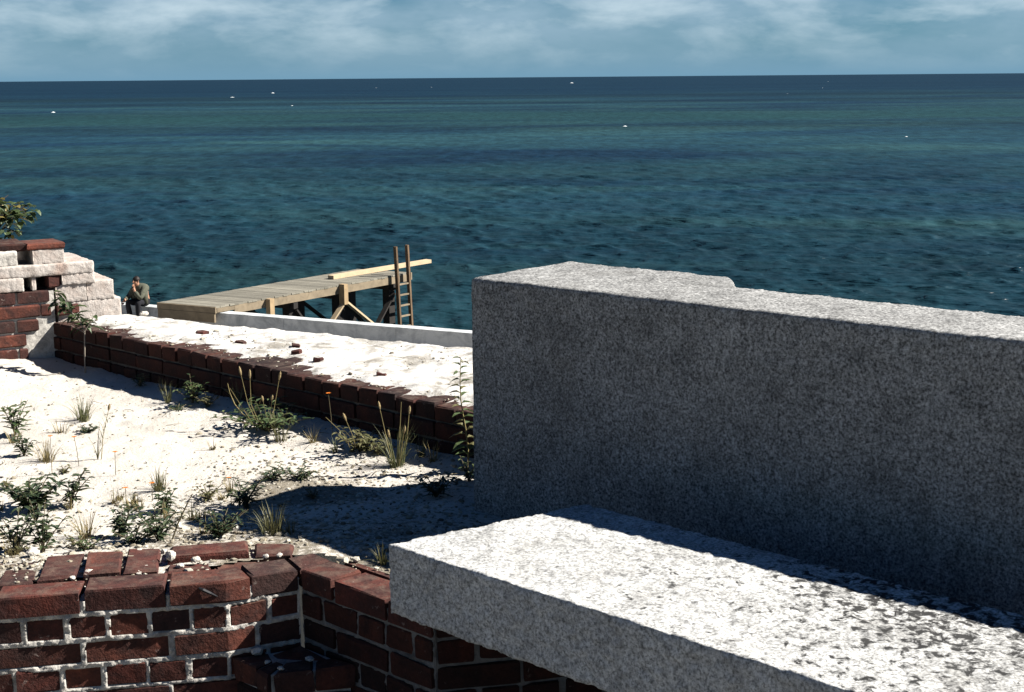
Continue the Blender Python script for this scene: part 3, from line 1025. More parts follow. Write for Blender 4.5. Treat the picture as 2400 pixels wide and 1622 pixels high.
# ================================================================== LONG LOW PARAPET
def build_parapet():
    w = thing('parapet_wall', 'long low parapet of red bricks, its top buried in white lime and sand', 'wall', (-1.0, 5.5, 0))
    def off(o):
        o.location = Vector(o.location) - w.location
        return o
    Lp = PARA.s[-1]
    B = M['worn_shade_brick']  # brick colour darkened to imitate the shade on the parapet face
    def into(s, a): return PARA.at(s, a)
    s = 0.02; i = 0
    while s < Lp - 0.06:           # coping: headers on edge of the wall
        wd = 0.098 + rng.uniform(-0.006, 0.006)
        zt = PARAPET_Z + rng.uniform(-0.005, 0.003)
        dep = rng.uniform(0.17, 0.21)
        fr = rng.uniform(-0.003, 0.003)
        f = [into(s + .002, fr), into(min(s + wd, Lp - .002), fr), into(min(s + wd, Lp - .002), dep), into(s + .004, dep)]
        off(prism('brick', f, 0.130, zt, B, w, bev=0.005, jit=0.002, tilt=0.02))
        s += wd + 0.006; i += 1
    for k, (z0, z1) in enumerate(((0.066, 0.121), (0.0, 0.056))):
        s = 0.02 + (0.0 if k == 0 else 0.0)
        st = 0.208 if k == 0 else 0.1045
        while s < Lp - 0.03:
            e = min(s + st, Lp - 0.002)
            f = PARA.foot(s + 0.004, e - 0.005, rng.uniform(-.003, .003), 0.098)
            off(prism('brick', f, z0, z1, B, w, bev=0.005, jit=0.002))
            s += st
    off(mortar_face(PARA, 0.0, Lp - 0.005, -0.05, 0.165, 0.014, w, step=0.012, amp=0.006, seed=40, depth=0.1, mat='shade_mortar'))
    # lime and sand lying on the top, creeping over the bricks
    st = 0.014
    xs = np.arange(-4.8, 3.2, st); ys = np.arange(2.6, 8.6, st)
    X, Y = np.meshgrid(xs, ys)
    pf = para_perp(X, Y)
    bx, by = 0.8716, -0.490          # back edge direction
    nb = (0.490, 0.8716)
    pb = (X + 0.186) * nb[0] + (Y - 5.805) * nb[1]
    pb = pb + 0.008 * fbm(X * 6, Y * 6, 3)
    # right of the granite block's shoulder the top lies behind the block
    t = (X - T1.x) * bd.x + (Y - T1.y) * bd.y
    wv = (X - T1.x) * bn.x + (Y - T1.y) * bn.y
    lim = np.where(t > -0.01, wv - 0.485, pf)
    bury = fbm(X * 3.1 + 2, Y * 3.1, 3) * 0.5 + 0.5
    edge = np.clip((pf - 0.02) / 0.13, 0, 1)
    Z = PARAPET_Z - 0.011 + 0.017 * edge + 0.022 * (bury - 0.5) + 0.011 * fbm(X * 15, Y * 15, 4) + 0.0015 * fbm(X * 50, Y * 50, 2)
    Z = np.minimum(Z, PARAPET_Z + 0.016)
    Z = np.where(pb > -0.02, Z - 0.4 * np.maximum(pb + 0.02, 0), Z)
    ok = (pf > 0.012) & (lim > 0.012) & (pb < 0.0) | (pf > 0.012) & (X < -2.0) & (pb < 0.9)
    ok &= ~((X < -4.6))
    keep = ok[:-1, :-1] & ok[1:, 1:] & ok[:-1, 1:] & ok[1:, :-1]
    me = np_mesh('lime_cover', np.stack([X, Y, Z], -1).reshape(-1, 3) - np.array([w.location[:]]), grid_faces(len(ys), len(xs), keep), M['cap'])
    link(bpy.data.objects.new('lime_cover', me), w)
    # brick fragments lying in the lime on top
    for k in range(6):
        q_ = PARA.at(Lp * (.25 + .70 * (k + rng.random()) / 9), rng.uniform(.16, .40))
        if (q_.x + .186) * .490 + (q_.y - 5.805) * .8716 > -.06: continue
        r_ = rng.uniform(.018, .034)
        off(prism('brick', [q_ + Vector((math.cos(a_), .7 * math.sin(a_))) * r_ * rng.uniform(.7, 1.2) for a_ in (0.3, 1.5, 2.7, 4.0, 5.2)],
                  PARAPET_Z - .02, PARAPET_Z + rng.uniform(.012, .022), M['brick'], w, bev=.004, jit=.003, tilt=.2))
    # outer body below the back edge
    mb = MB()
    a = Vector((-4.6, 8.26)); b_ = Vector((-1.897, 6.767)); c_ = Vector((3.0, 4.01))
    q = []
    for p in (a, b_, c_):
        q.append((p.x, p.y))
    top = [(x - .004, y - .008, PARAPET_Z - 0.02) for x, y in q]
    bot = [(x + .25, y + .45, -1.2) for x, y in q]
    vs = [(x - w.location.x, y - w.location.y, z) for x, y, z in top + bot]
    mb.add(vs, [(0, 3, 4, 1), (1, 4, 5, 2)])
    mb.build('outer_face', M['cap'], w)
    return w


build_parapet()


# ================================================================== RUINED STEPPED WALL END
PO = Vector((-2.144, 6.537)); pu = Vector((0.848, 0.530)); pm = Vector((-0.530, 0.848))
def pier(a, w): return PO + pu * a + pm * w


def build_pier():
    w = thing('ruined_wall', 'ruined stub of brick wall with a whitewashed stepped end, red bricks showing low down', 'wall', (-2.144, 6.537, 0))
    def off(o):
        o.location = Vector(o.location) - w.location
        return o
    B = M['brick']; P = M['plaster']
    tops = [0.345, 0.281, 0.215, 0.149, 0.083, 0.017]
    joints = [[-1.18, -0.97, -0.76, -0.57, -0.36, -0.152, 0.0], [-1.16, -1.05, -0.95, -0.85, -0.64, -0.43, -0.25, -0.046, 0.002],
              [-1.18, -0.97, -0.76, -0.57, -0.36, -0.16, -0.055], [-1.16, -0.95, -0.74, -0.53, -0.32, -0.115],
              [-1.18, -0.97, -0.76, -0.57, -0.36, -0.16, -0.11], [-1.16, -0.95, -0.74, -0.53, -0.32, -0.13]]
    for z, js in zip(tops, joints):
        for a, b in zip(js, js[1:]):
            pr = rng.uniform(-.003, .004)
            f = [pier(a + .005, pr), pier(b - .005, pr), pier(b - .005, .1), pier(a + .005, .1)]
            off(prism('brick', f, z - .056, z, B, w, bev=.006, jit=.0025))
    mb = MB()                     # lime core behind the facing bricks
    c = (PO + pu * -0.58 + pm * 0.28)
    mb.box((c.x - w.location.x, c.y - w.location.y, 0.165), (pu * 0.60).to_3d(), (pm * 0.27).to_3d(), Vector((0, 0, 0.175)))
    mb.build('mortar', M['mortar'], w)

    def block(name, a0, a1, w0, w1, z0, z1, vox=0.0075, d=0.007, mat=P):
        f = [pier(a0, w0), pier(a1, w0), pier(a1, w1), pier(a0, w1)]
        ob = rough_solid(name, f, z0, z1, vox, mat, [(0.06, d, 0.5), (0.018, d * 0.6, 0.5)], parent=w)
        ob.location = Vector(ob.location) - w.location
        return ob
    # whitewashed courses stepping down to the parapet
    block('masonry_block', 0.035, 0.335, 0.015, 0.40, 0.150, 0.283)
    block('masonry_block', 0.030, 0.172, 0.010, 0.36, 0.279, 0.366)
    block('masonry_block', 0.176, 0.302, 0.012, 0.38, 0.279, 0.370)
    block('masonry_block', 0.060, 0.212, 0.0, 0.36, 0.362, 0.415)
    block('masonry_block', -1.18, -0.112, -0.004, 0.40, 0.348, 0.415)
    block('masonry_block', -0.076, -0.056, 0.006, 0.30, 0.348, 0.412, 0.006, 0.006)
    off(prism('brick', [pier(0.0, .004), pier(.052, .004), pier(.052, .2), pier(0.0, .2)], 0.352, 0.410, B, w, bev=.006, jit=.003))
    block('masonry_block', -1.18, 0.212, -0.004, 0.42, 0.411, 0.466)
    block('masonry_block', -0.062, 0.082, 0.012, 0.34, 0.463, 0.538)
    block('masonry_block', -1.18, -0.128, 0.02, 0.36, 0.463, 0.535, mat=M['mortar'])
    block('masonry_block', 0.062, 0.205, 0.016, 0.30, 0.200, 0.440, d=0.004)     # rubble packing behind the joints
    block('masonry_block', -0.055, 0.075, 0.022, 0.30, 0.420, 0.500, d=0.004)
    # top course: weathered bricks
    off(prism('brick', [pier(-.085, .008), pier(.084, .008), pier(.084, .2), pier(-.085, .2)], 0.532, 0.561, B, w, bev=.005, jit=.003))
    for a in (-1.1, -0.88, -0.66, -0.44, -0.25):
        off(prism('brick', [pier(a, .03), pier(a + .17, .03), pier(a + .17, .24), pier(a, .24)], 0.53, 0.556 + rng.uniform(0, .014), M['worn_shade_brick'], w, bev=.008, jit=.004, tilt=.05))
    # brick ends showing in the broken toothing
    off(prism('brick', [pier(.03, -.012), pier(.135, .004), pier(.11, .1), pier(.03, .1)], 0.222, 0.268, B, w, bev=.006, jit=.003))
    mb = MB()      # dark hollow behind the put-log holes is simply the core of the wall
    c = PO + pu * -0.02 + pm * 0.30
    mb.box((c.x - w.location.x, c.y - w.location.y, 0.381), (pu * 0.10).to_3d(), (pm * 0.10).to_3d(), Vector((0, 0, 0.033)))
    mb.build('mortar', M['mortar'], w)
    return w


build_pier()


# ================================================================== SEA WALL, DOCK, LADDER, LOOSE TIMBER
swu = Vector((0.893, -0.450)).normalized(); swn = Vector((0.450, 0.893)).normalized()
SWO = Vector((-7.102, 34.048)); SW_Z = -4.264
mb = MB()
rr = random.Random(3)
t = -26.0
prev = None
while t < 46:                      # cast in lengths with slightly uneven tops
    L = 3.1
    c = SWO + swu * (t + L / 2) + swn * 0.16
    h = (SW_Z - (SEA_Z - 1.5)) / 2
    mb.box((c.x, c.y, SW_Z - h + rr.uniform(-.004, .004)), (swu * (L / 2 - .004)).to_3d(), (swn * 0.16).to_3d(), Vector((0, 0, h)))
    t += L
o = mb.build('concrete_wall', M['concrete'])
props(o, 'grey concrete sea wall with a sunlit white top edge running past the wooden dock', 'sea wall')

DZ = -4.099
DA = Vector((-7.085, 34.0)); dl = Vector((0.586, 0.810)).normalized(); dw = Vector((-0.886, 0.463)).normalized()
DA = DA + dl * -0.10
D_LEN, D_W = 7.30, 1.76


def dpt(s, w, z): 
    p = DA + dl * s + dw * w
    return Vector((p.x, p.y, z))


def build_dock():
    w = thing('wooden_dock', 'grey plank dock on dark trestles reaching out over the sea', 'dock', (DA.x, DA.y, DZ))
    O = w.location
    def rel(v): return Vector(v) - O
    n = 48
    pit = D_LEN / n
    base = MB(); base.box((0, 0, 0), (dl * (pit / 2 - .003)).to_3d(), (dw * (D_W / 2)).to_3d(), (0, 0, .02))
    me = base.mesh('plank', M['deck'])
    for i in range(n):
        o = bpy.data.objects.new('plank', me)
        link(o, w)
        o.location = rel(dpt(pit * (i + .5), D_W / 2 + rng.uniform(-.012, .012), DZ - .02 + rng.uniform(-.003, .003)))
        o.rotation_euler = (0, 0, rng.uniform(-.004, .004))
    def beam(name, p, q, wd, tk, mat, up=(0, 0, 1)):
        mb = MB(); mb.beam(rel(p), rel(q), wd, tk, up)
        return mb.build(name, M[mat], w)
    zs = DZ - .042
    # side stringers
    for yy in (0.04, D_W / 2, D_W - 0.04):
        beam('stringer', dpt(0.62, yy, zs - .10), dpt(D_LEN - .02, yy, zs - .10), .07, .20, 'tan')
        beam('stringer', dpt(0.05, yy, zs - .055), dpt(0.615, yy, zs - .055), .07, .105, 'tan')
    beam('fascia_board', dpt(-.03, -.03, DZ - .08), dpt(-.03, D_W + .03, DZ - .08), .05, .145, 'tan')
    beam('fascia_board', dpt(-.035, .0, DZ - .27), dpt(-.035, D_W, DZ - .27), .06, .225, 'tan')
    beam('fascia_board', dpt(D_LEN + .03, -.03, DZ - .11), dpt(D_LEN + .03, D_W + .03, DZ - .11), .05, .2, 'tan')
    # light posts bolted to the near side
    beam('post', dpt(1.72, -.085, DZ - .02), dpt(1.72, -.085, -5.6), .15, .15, 'lumber', (dl.x, dl.y, 0))
    beam('post', dpt(4.43, -.085, DZ + .02), dpt(4.43, -.085, -4.62), .19, .15, 'lumber', (dl.x, dl.y, 0))
    # new cross braces forming an inverted V
    beam('brace', dpt(4.45, -.09, -4.55), dpt(3.10, -.09, -5.75), .05, .13, 'pale', (dw.x, dw.y, 0))
    beam('brace', dpt(4.47, -.10, -4.55), dpt(6.15, -.10, -5.75), .05, .13, 'pale', (dw.x, dw.y, 0))
    # dark piles in bents
    for s_ in (2.7, 4.55, 6.62):
        for yy in (0.20, D_W - 0.25):
            beam('pile', dpt(s_, yy, zs - .21), dpt(s_, yy, SEA_Z - 1.2), .24, .24, 'dark', (dl.x, dl.y, 0))
        beam('pile_cap', dpt(s_, -.02, zs - .29), dpt(s_, D_W + .02, zs - .29), .18, .16, 'dark')
    for a, b in ((2.75, 4.5), (4.6, 6.6)):
        beam('brace', dpt(a, .05, -4.55), dpt(b - .55, .05, -5.95), .05, .14, 'dark', (dw.x, dw.y, 0))
        beam('brace', dpt(b, .02, -4.60), dpt(a + .75, .02, -5.95), .05, .14, 'dark', (dw.x, dw.y, 0))
        beam('brace', dpt(a, D_W - .05, -4.5), dpt(b, D_W - .05, -5.9), .05, .14, 'dark', (dw.x, dw.y, 0))
    return w


build_dock()


def build_ladder():
    s0, s1 = 6.555, 7.05
    base = dpt((s0 + s1) / 2, -.16, SEA_Z)
    w = thing('ladder', 'brown wooden ladder standing upright in the sea against the dock', 'ladder', base)
    O = w.location
    for s_ in (s0, s1):
        mb = MB()
        mb.beam(dpt(s_ + .07, -.20, SEA_Z - .8) - O, dpt(s_ - .03, -.13, -3.29) - O, .10, .065, (dl.x, dl.y, 0))
        mb.build('rail', M['ladder'], w)
    for k in range(6):
        z = -4.36 - .30 * k
        f = (z + 3.29) / (SEA_Z - .8 + 3.29)
        off = -.13 - .07 * f; ds = -.03 + .10 * f
        mb = MB()
        mb.beam(dpt(s0 + ds, off, z) - O, dpt(s1 + ds, off, z) - O, .06, .04)
        mb.build('rung', M['tan'], w)


build_ladder()

mb = MB()
pa, pb_ = Vector((-4.94, 38.57, DZ + .052)), Vector((-2.44, 41.72, DZ + .075))
mb.beam((0, 0, 0), pb_ - pa, .22, .10)
o = mb.build('loose_timber', M['pale'])
o.location = pa
props(o, 'pale new timber lying along the dock with its end sticking out past the ladder', 'timber')


# ================================================================== SEATED PERSON
def skin_mesh(name, verts, edges, radii, mat, parent, sub=2, root=0):
    me = bpy.data.meshes.new(name)
    me.from_pydata(verts, edges, [])
    ob = bpy.data.objects.new('tmp', me)
    COL.objects.link(ob)
    ob.modifiers.new('s', 'SKIN')
    sv = me.skin_vertices[0].data
    for i, r in enumerate(radii):
        r = r if isinstance(r, tuple) else (r, r)
        sv[i].radius = r
        sv[i].use_root = (i == root)
    m = ob.modifiers.new('u', 'SUBSURF'); m.levels = sub; m.render_levels = sub
    dg = bpy.context.evaluated_depsgraph_get(); dg.update()
    new = bpy.data.meshes.new_from_object(ob.evaluated_get(dg))
    bpy.data.objects.remove(ob)
    new.name = name
    new.materials.clear(); new.materials.append(mat)
    new.polygons.foreach_set('use_smooth', [True] * len(new.polygons))
    o = bpy.data.objects.new(name, new)
    return link(o, parent)


def build_person():
    seat = SWO - swu * 2.43 + swn * 0.04
    w = thing('person', 'person in olive jacket and black clothes sitting hunched on the sea wall, hand at chin', 'person', (seat.x, seat.y, SW_Z))
    rot = math.atan2(swu.y, swu.x)
    w.rotation_euler = (0, 0, rot)
    # local axes: x along the wall, -y towards the viewer, z up
    J = dict(pel=(0, .10, .10), wst=(0, .06, .24), chest=(0, -.03, .42), neck=(-.01, -.10, .535), hd=(-.02, -.15, .60), ht=(-.02, -.17, .70),
             shL=(.17, -.03, .47), elL=(.22, -.30, .235), wrL=(.06, -.30, .42), haL=(.0, -.27, .505),
             shR=(-.17, -.03, .47), elR=(-.26, -.16, .25), wrR=(-.20, -.38, .20), haR=(-.185, -.45, .155),
             hiL=(.10, .06, .10), knL=(.17, -.34, .14), anL=(.15, -.30, -.34), toL=(.16, -.44, -.42),
             hiR=(-.10, .06, .10), knR=(-.16, -.34, .13), anR=(-.13, -.27, -.34), toR=(-.14, -.41, -.42))
    rad = dict(pel=.13, wst=.125, chest=(.15, .115), neck=.055, hd=(.075, .085), ht=(.06, .075), shL=.065, elL=.045, wrL=.032, haL=.038,
               shR=.065, elR=.045, wrR=.032, haR=.038, hiL=.09, knL=.062, anL=.042, toL=.035, hiR=.09, knR=.062, anR=.042, toR=.035)
    E_ = [('pel', 'wst'), ('wst', 'chest'), ('chest', 'neck'), ('neck', 'hd'), ('hd', 'ht'), ('chest', 'shL'), ('shL', 'elL'), ('elL', 'wrL'), ('wrL', 'haL'),
          ('chest', 'shR'), ('shR', 'elR'), ('elR', 'wrR'), ('wrR', 'haR'), ('pel', 'hiL'), ('hiL', 'knL'), ('knL', 'anL'), ('anL', 'toL'),
          ('pel', 'hiR'), ('hiR', 'knR'), ('knR', 'anR'), ('anR', 'toR')]

    def sub(keys, grow, name, mat, mod=None):
        ks = list(keys)
        idx = {k: i for i, k in enumerate(ks)}
        vs = [tuple((mod or {}).get(k, J[k])) for k in ks]
        ed = [(idx[a], idx[b]) for a, b in E_ if a in idx and b in idx]
        rs = [tuple(x + grow for x in (rad[k] if isinstance(rad[k], tuple) else (rad[k], rad[k]))) for k in ks]
        return skin_mesh(name, vs, ed, rs, M[mat], w, root=0)
    sub(list(J), 0, 'body', 'skin')
    sub(['pel', 'wst', 'hiL', 'knL', 'anL', 'hiR', 'knR', 'anR'], .016, 'trousers', 'black')
    sub(['wst', 'chest'], .018, 'shirt', 'black')
    sub(['chest', 'shL', 'elL', 'wrL', 'shR', 'elR', 'wrR'], .024, 'jacket', 'jacket', {'chest': (0, .02, .43)})
    mb = MB()                     # open jacket fronts hanging at both sides
    for sx in (-1, 1):
        mb.tube([(sx * .15, -.02, .44), (sx * .17, -.07, .28), (sx * .19, -.08, .08)], [.075, .085, .07], 8)
    mb.build('jacket_front', M['jacket'], w, smooth=True)
    for k in ('L', 'R'):          # shoes
        a, t_ = Vector(J['an' + k]), Vector(J['to' + k])
        mb = MB(); mb.tube([a + Vector((0, .05, -.07)), a + Vector((0, -.02, -.06)), t_ + Vector((0, 0, .0)), t_ + Vector((0, -.08, -.01))], [.04, .055, .048, .03], 8)
        mb.build('shoe', M['black'], w, smooth=True)
    # fingers: one hand closed on the chin, the other hanging from the knee
    for k, dirn, side in (('L', Vector((-.25, .2, .6)), Vector((0, -.7, .3))), ('R', Vector((.12, -.5, -.75)), Vector((1, .1, 0)))):
        h = Vector(J['ha' + k]); dirn.normalize(); side.normalize()
        bend = dirn.cross(side)
        for i in range(4):
            b0 = h + side * (.018 * (i - 1.5)) + dirn * .02
            l = (.062, .074, .07, .055)[i]
            mb = MB(); mb.tube([b0, b0 + dirn * l * .5, b0 + dirn * l * .85 + bend * l * .35], [.010, .009, .007], 6)
            mb.build('finger', M['skin'], w, smooth=True)
        mb = MB(); mb.tube([h + side * -.03, h + side * -.055 + dirn * .025, h + side * -.055 + dirn * .055], [.012, .011, .008], 6)
        mb.build('thumb', M['skin'], w, smooth=True)
    # head details
    hc = Vector((-.02, -.16, .66))
    mb = MB()
    rings = []
    for i in range(7):            # hair cap
        t_ = i / 6
        r = math.sin(math.pi * (0.05 + 0.5 * (1 - t_)))
        rings.append((hc + Vector((0, .02 + .015 * (1 - t_), .0 + .105 * math.cos(math.pi * .5 * (1 - t_)))), .092 * r))
    mb.tube([p for p, _ in rings], [max(r, .005) for _, r in rings], 12)
    mb.build('hair', M['hair'], w, smooth=True)
    mb = MB(); mb.tube([hc + Vector((0, -.07, .0)), hc + Vector((0, -.102, -.035)), hc + Vector((0, -.085, -.045))], [.009, .014, .01], 6)
    mb.build('nose', M['skin'], w, smooth=True)
    for sx in (-1, 1):
        mb = MB(); c = hc + Vector((sx * .03, -.078, .0))
        mb.tube([c + Vector((-.012, 0, 0)), c, c + Vector((.012, 0, 0))], [.003, .008, .003], 6)
        mb.build('eye', M['hair'], w, smooth=True)
        mb = MB(); c = hc + Vector((sx * .078, .01, -.01))
        mb.tube([c + Vector((0, 0, -.03)), c, c + Vector((0, 0, .03))], [.006, .014, .008], 6)
        mb.build('ear', M['skin'], w, smooth=True)


build_person()


# ================================================================== PLANTS
def leaf_geo(mb, base, d, up, L, W, fold=0.25, droop=0.3, mi=0):
    """one folded leaf: pointed oval, two halves along a midrib"""
    d = Vector(d).normalized()
    s = d.cross(Vector(up))
    if s.length < 1e-4: s = d.cross(Vector((1, .2, 0)))
    s.normalize(); u = s.cross(d).normalized()
    b = Vector(base)
    def mid(t): return b + d * L * t - u * L * droop * t * t
    m0, m1, m2, m3 = mid(0), mid(.35), mid(.72), mid(1)
    w1, w2 = W * .5, W * .38
    vs = [m0, m1, m2, m3]
    for sg in (-1, 1):
        vs += [m1 + s * sg * w1 + u * W * fold, m2 + s * sg * w2 + u * W * fold * .7]
    mb.add(vs, [(0, 4, 5, 1) if False else (0, 1, 4), (1, 2, 5, 4), (2, 3, 5), (0, 6, 1), (1, 6, 7, 2), (2, 7, 3)], mi)


def blade_geo(mb, base, yaw, lean, L, W, r, seg=4):
    b = Vector(base)
    out = Vector((math.cos(yaw), math.sin(yaw), 0))
    side = Vector((-out.y, out.x, 0))
    vs = []
    for i in range(seg + 1):
        t = i / seg
        a = lean * (0.35 + 0.9 * t)
        p = b + out * (L * t * math.sin(a)) + Vector((0, 0, L * t * math.cos(a)))
        wv = W * (1 - t) ** .7 * .5 if i < seg else 0
        if i < seg:
            vs += [p - side * wv, p + side * wv]
        else:
            vs.append(p)
    fs = [(2 * i, 2 * i + 1, 2 * i + 3, 2 * i + 2) for i in range(seg - 1)] + [(2 * seg - 2, 2 * seg - 1, 2 * seg)]
    mb.add(vs, fs)


def ground_at(x, y):
    return float(sand_h(np.array([x]), np.array([y]))[0])


def tuft(x, y, h, wd, label, mat='mixed', n=46, group=None, name='grass_tuft', cat='grass tuft', z=None):
    h, wd, n = h * 1.12, wd * 1.3, int(n * 1.4)
    r = random.Random(hash((round(x, 3), round(y, 3))) & 0xffff)
    z = ground_at(x, y) if z is None else z
    w = thing(name, label, cat, (x, y, z - .004), group)
    mb = MB()
    for i in range(n):
        a = r.uniform(0, 6.283); rr = wd * .18 * math.sqrt(r.random())
        ln = abs(r.gauss(0, .48)) + .08
        blade_geo(mb, (rr * math.cos(a), rr * math.sin(a), 0), a + r.uniform(-.5, .5), min(ln, 1.1), h * r.uniform(.55, 1.12), .0032 * r.uniform(.7, 1.3), r)
    mb.build('blades', M[mat], w, kind='stuff')
    mb = MB()
    for i in range(6):
        a = r.uniform(0, 6.283)
        mb.tube([(0, 0, -.004), (.01 * math.cos(a), .01 * math.sin(a), .015)], [.003, .002], 4)
    mb.build('root_crown', M['stem'], w)
    return w


def weed(x, y, h, wd, label, mat='green', stems=6, leaf=.026, lw=.4, lean=None, group=None, per=9, cat='weed', name='leafy_weed', z=None):
    h, wd, leaf, stems, lw = h * 1.2, wd * 1.45, leaf * 1.38, stems + 3, lw * .84
    r = random.Random(hash((round(x, 3), round(y, 3), 1)) & 0xffff)
    z = ground_at(x, y) if z is None else z
    w = thing(name, label, cat, (x, y, z - .004), group)
    st, lf = MB(), MB()
    for i in range(stems):
        a = 6.283 * i / stems + r.uniform(-.5, .5)
        reach = wd * .5 * r.uniform(.35, 1.05) if stems > 1 else wd * .1
        hh = h * r.uniform(.6, 1.0) if stems > 1 else h
        ox, oy = reach * math.cos(a), reach * math.sin(a)
        if lean: ox += lean[0]; oy += lean[1]
        pts = [Vector((ox * t ** 1.3, oy * t ** 1.3, hh * (t - .15 * t * t) / .85)) for t in (0, .25, .5, .75, 1)]
        st.tube(pts, [.0022, .002, .0017, .0014, .001], 4)
        for k in range(per):
            t = .18 + .82 * (k + r.random() * .5) / per
            f = t * 4; j = min(3, int(f)); p = pts[j].lerp(pts[j + 1], f - j)
            yaw = a + k * 2.4 + r.uniform(-.4, .4)
            d = Vector((math.cos(yaw), math.sin(yaw), r.uniform(.05, .7)))
            leaf_geo(lf, p, d, (0, 0, 1), leaf * r.uniform(.7, 1.2) * (1.1 - .4 * t), leaf * lw * r.uniform(.8, 1.2), droop=r.uniform(.1, .5))
    st.build('stem', M['stem'], w)
    lf.build('leaves', M[mat], w, kind='stuff')
    return w


def stalks(w, tops, head=(.028, .0045)):
    """seed stalks of a grass clump: local tip points"""
    for (x, y, z, bend, hl) in tops:
        p0, p2 = Vector((x * .25, y * .25, 0)), Vector((x, y, z))
        p1 = p0.lerp(p2, .5) + Vector((bend, 0, 0))
        mb = MB()
        pts = [p0, p0.lerp(p1, .6).lerp(p1, .3), p1, p1.lerp(p2, .55), p2]
        mb.tube(pts, [.0017, .0015, .0013, .0011, .0009], 4)
        s = mb.build('stalk', M['olive_stem'] if 'olive_stem' in M else M['stem'], w)
        if hl > 0:
            d = (p2 - p1).normalized()
            mb = MB()
            mb.tube([p2 - d * .004, p2 + d * hl * .25, p2 + d * hl * .7, p2 + d * hl], [.0022, .0052, .0046, .001], 6)
            mb.build('seed_head', M['seed'], s)


def flower(x, y, h, label, lean=(0, 0), n=1, r0=.0068):
    z = ground_at(x, y)
    w = thing('wild_flower', label, 'flower', (x, y, z - .003), 'small orange wild flowers on thin stems')
    mb = MB()
    mb.tube([(0, 0, 0), (lean[0] * .3, lean[1] * .3, h * .5), (lean[0], lean[1], h)], [.0014, .0012, .001], 4)
    mb.build('stem', M['stem'], w)
    c = Vector((lean[0], lean[1], h))
    for k in range(6):
        a = k * math.pi / 3
        mb = MB()
        leaf_geo(mb, c, (math.cos(a), math.sin(a), .35), (0, 0, 1), r0 * 1.5, r0, droop=.2)
        mb.build('petal', M['orange'], w)
    return w


M['olive_stem'] = mat_plain('straw_stem', (0.26, 0.21, 0.09))

# --- on the open sand
weed(-1.859, 5.160, .115, .13, 'pale green leafy weed on open sand nearest the ruined wall, beside dry blades', 'green', 5, .040, .32, per=8)
tuft(-1.815, 5.02, .06, .09, 'yellowed grass tuft at the foot of the pale green weed', 'dry', 26)
weed(-1.711, 4.823, .075, .06, 'small dark weed standing alone just below the pale green weed', 'dgreen', 3, .026, .38, per=9)
tuft(-1.672, 5.388, .100, .12, 'rounded green and straw grass tuft alone on bare sand near the sapling', 'mixed', 60)
tuft(-1.700, 5.200, .060, .12, 'sparse straw grass tuft below the rounded tuft', 'dry', 18)
weed(-1.595, 5.183, .024, .075, 'flat grey-green weed pressed on sand beside the sparse straw tuft', 'dgreen', 6, .020, .4, per=5)
w = thing('seed_grass', 'single tall leaning grass stalk with narrow blades on open sand', 'grass stalk', (-1.431, 4.747, ground_at(-1.431, 4.747)))
mb = MB()
for i, (ya, le, L) in enumerate(((.2, .15, .17), (.5, .22, .16), (-.2, .3, .10), (2.6, .4, .09), (.9, .5, .07), (1.4, .2, .13), (3.4, .35, .06))):
    blade_geo(mb, (0, 0, .0), ya, le, L, .0045, rng)
for i in range(10):
    blade_geo(mb, (.010 + .0035 * i, 0.0, .05 + .009 * i), 2.6 if i % 2 else .3, .4, .045, .0035, rng)
mb.build('blades', M['olive'], w)
stalks(w, [(.045, .01, .175, -.006, .02)])
tuft(-1.604, 4.736, .078, .11, 'straw-yellow grass tuft around a thin flower stem', 'dry', 44)
weed(-1.478, 4.217, .100, .16, 'wide dark bushy weed, largest on the open sand', 'dgreen', 11, .036, .36, per=11)
weed(-1.379, 4.259, .105, .06, 'thin upright spray of dark leaves beside the wide bushy weed', 'dgreen', 3, .032, .34, lean=(.035, 0), per=9)
tuft(-1.137, 4.414, .072, .085, 'pale olive grass tuft in the middle of the sand', 'olive', 46)
tuft(-1.191, 4.253, .048, .065, 'small tawny grass tuft just in front of the pale olive tuft', 'dry', 30)
weed(-1.068, 4.184, .060, .05, 'narrow dark weed in front of the pale olive tuft', 'dgreen', 4, .022, .5, per=9)
weed(-0.959, 4.315, .040, .09, 'low olive weed with thin leaves on gravel behind the narrow dark weed', 'olive', 6, .018, .4, per=6)
weed(-0.823, 4.199, .078, .10, 'dark spiky weed at the tip of the granite block shadow', 'dgreen', 9, .034, .24, per=9)
weed(-0.792, 4.502, .042, .10, 'flat dark weed with a raised tip behind the shadow tip', 'dgreen', 5, .024, .34, lean=(.02, .0), per=7)
weed(-0.698, 4.499, .035, .11, 'low dark spreading weed on gravel between grass clump and shadow', 'dgreen', 7, .024, .34, per=6)
weed(-0.242, 4.294, .070, .13, 'dark weed half in the shadow beside the granite block corner', 'dgreen', 9, .032, .26, per=8)
tuft(-1.069, 4.918, .055, .06, 'few thin straw blades alone on bright sand before the seed grass clump', 'dry', 7)
tuft(-1.245, 4.33, .035, .05, 'tiny straw tuft among the orange flowers', 'dry', 16)
weed(-1.50, 4.60, .022, .06, 'tiny flat weed by the thin flower stem', 'olive', 5, .014, .4, per=4)

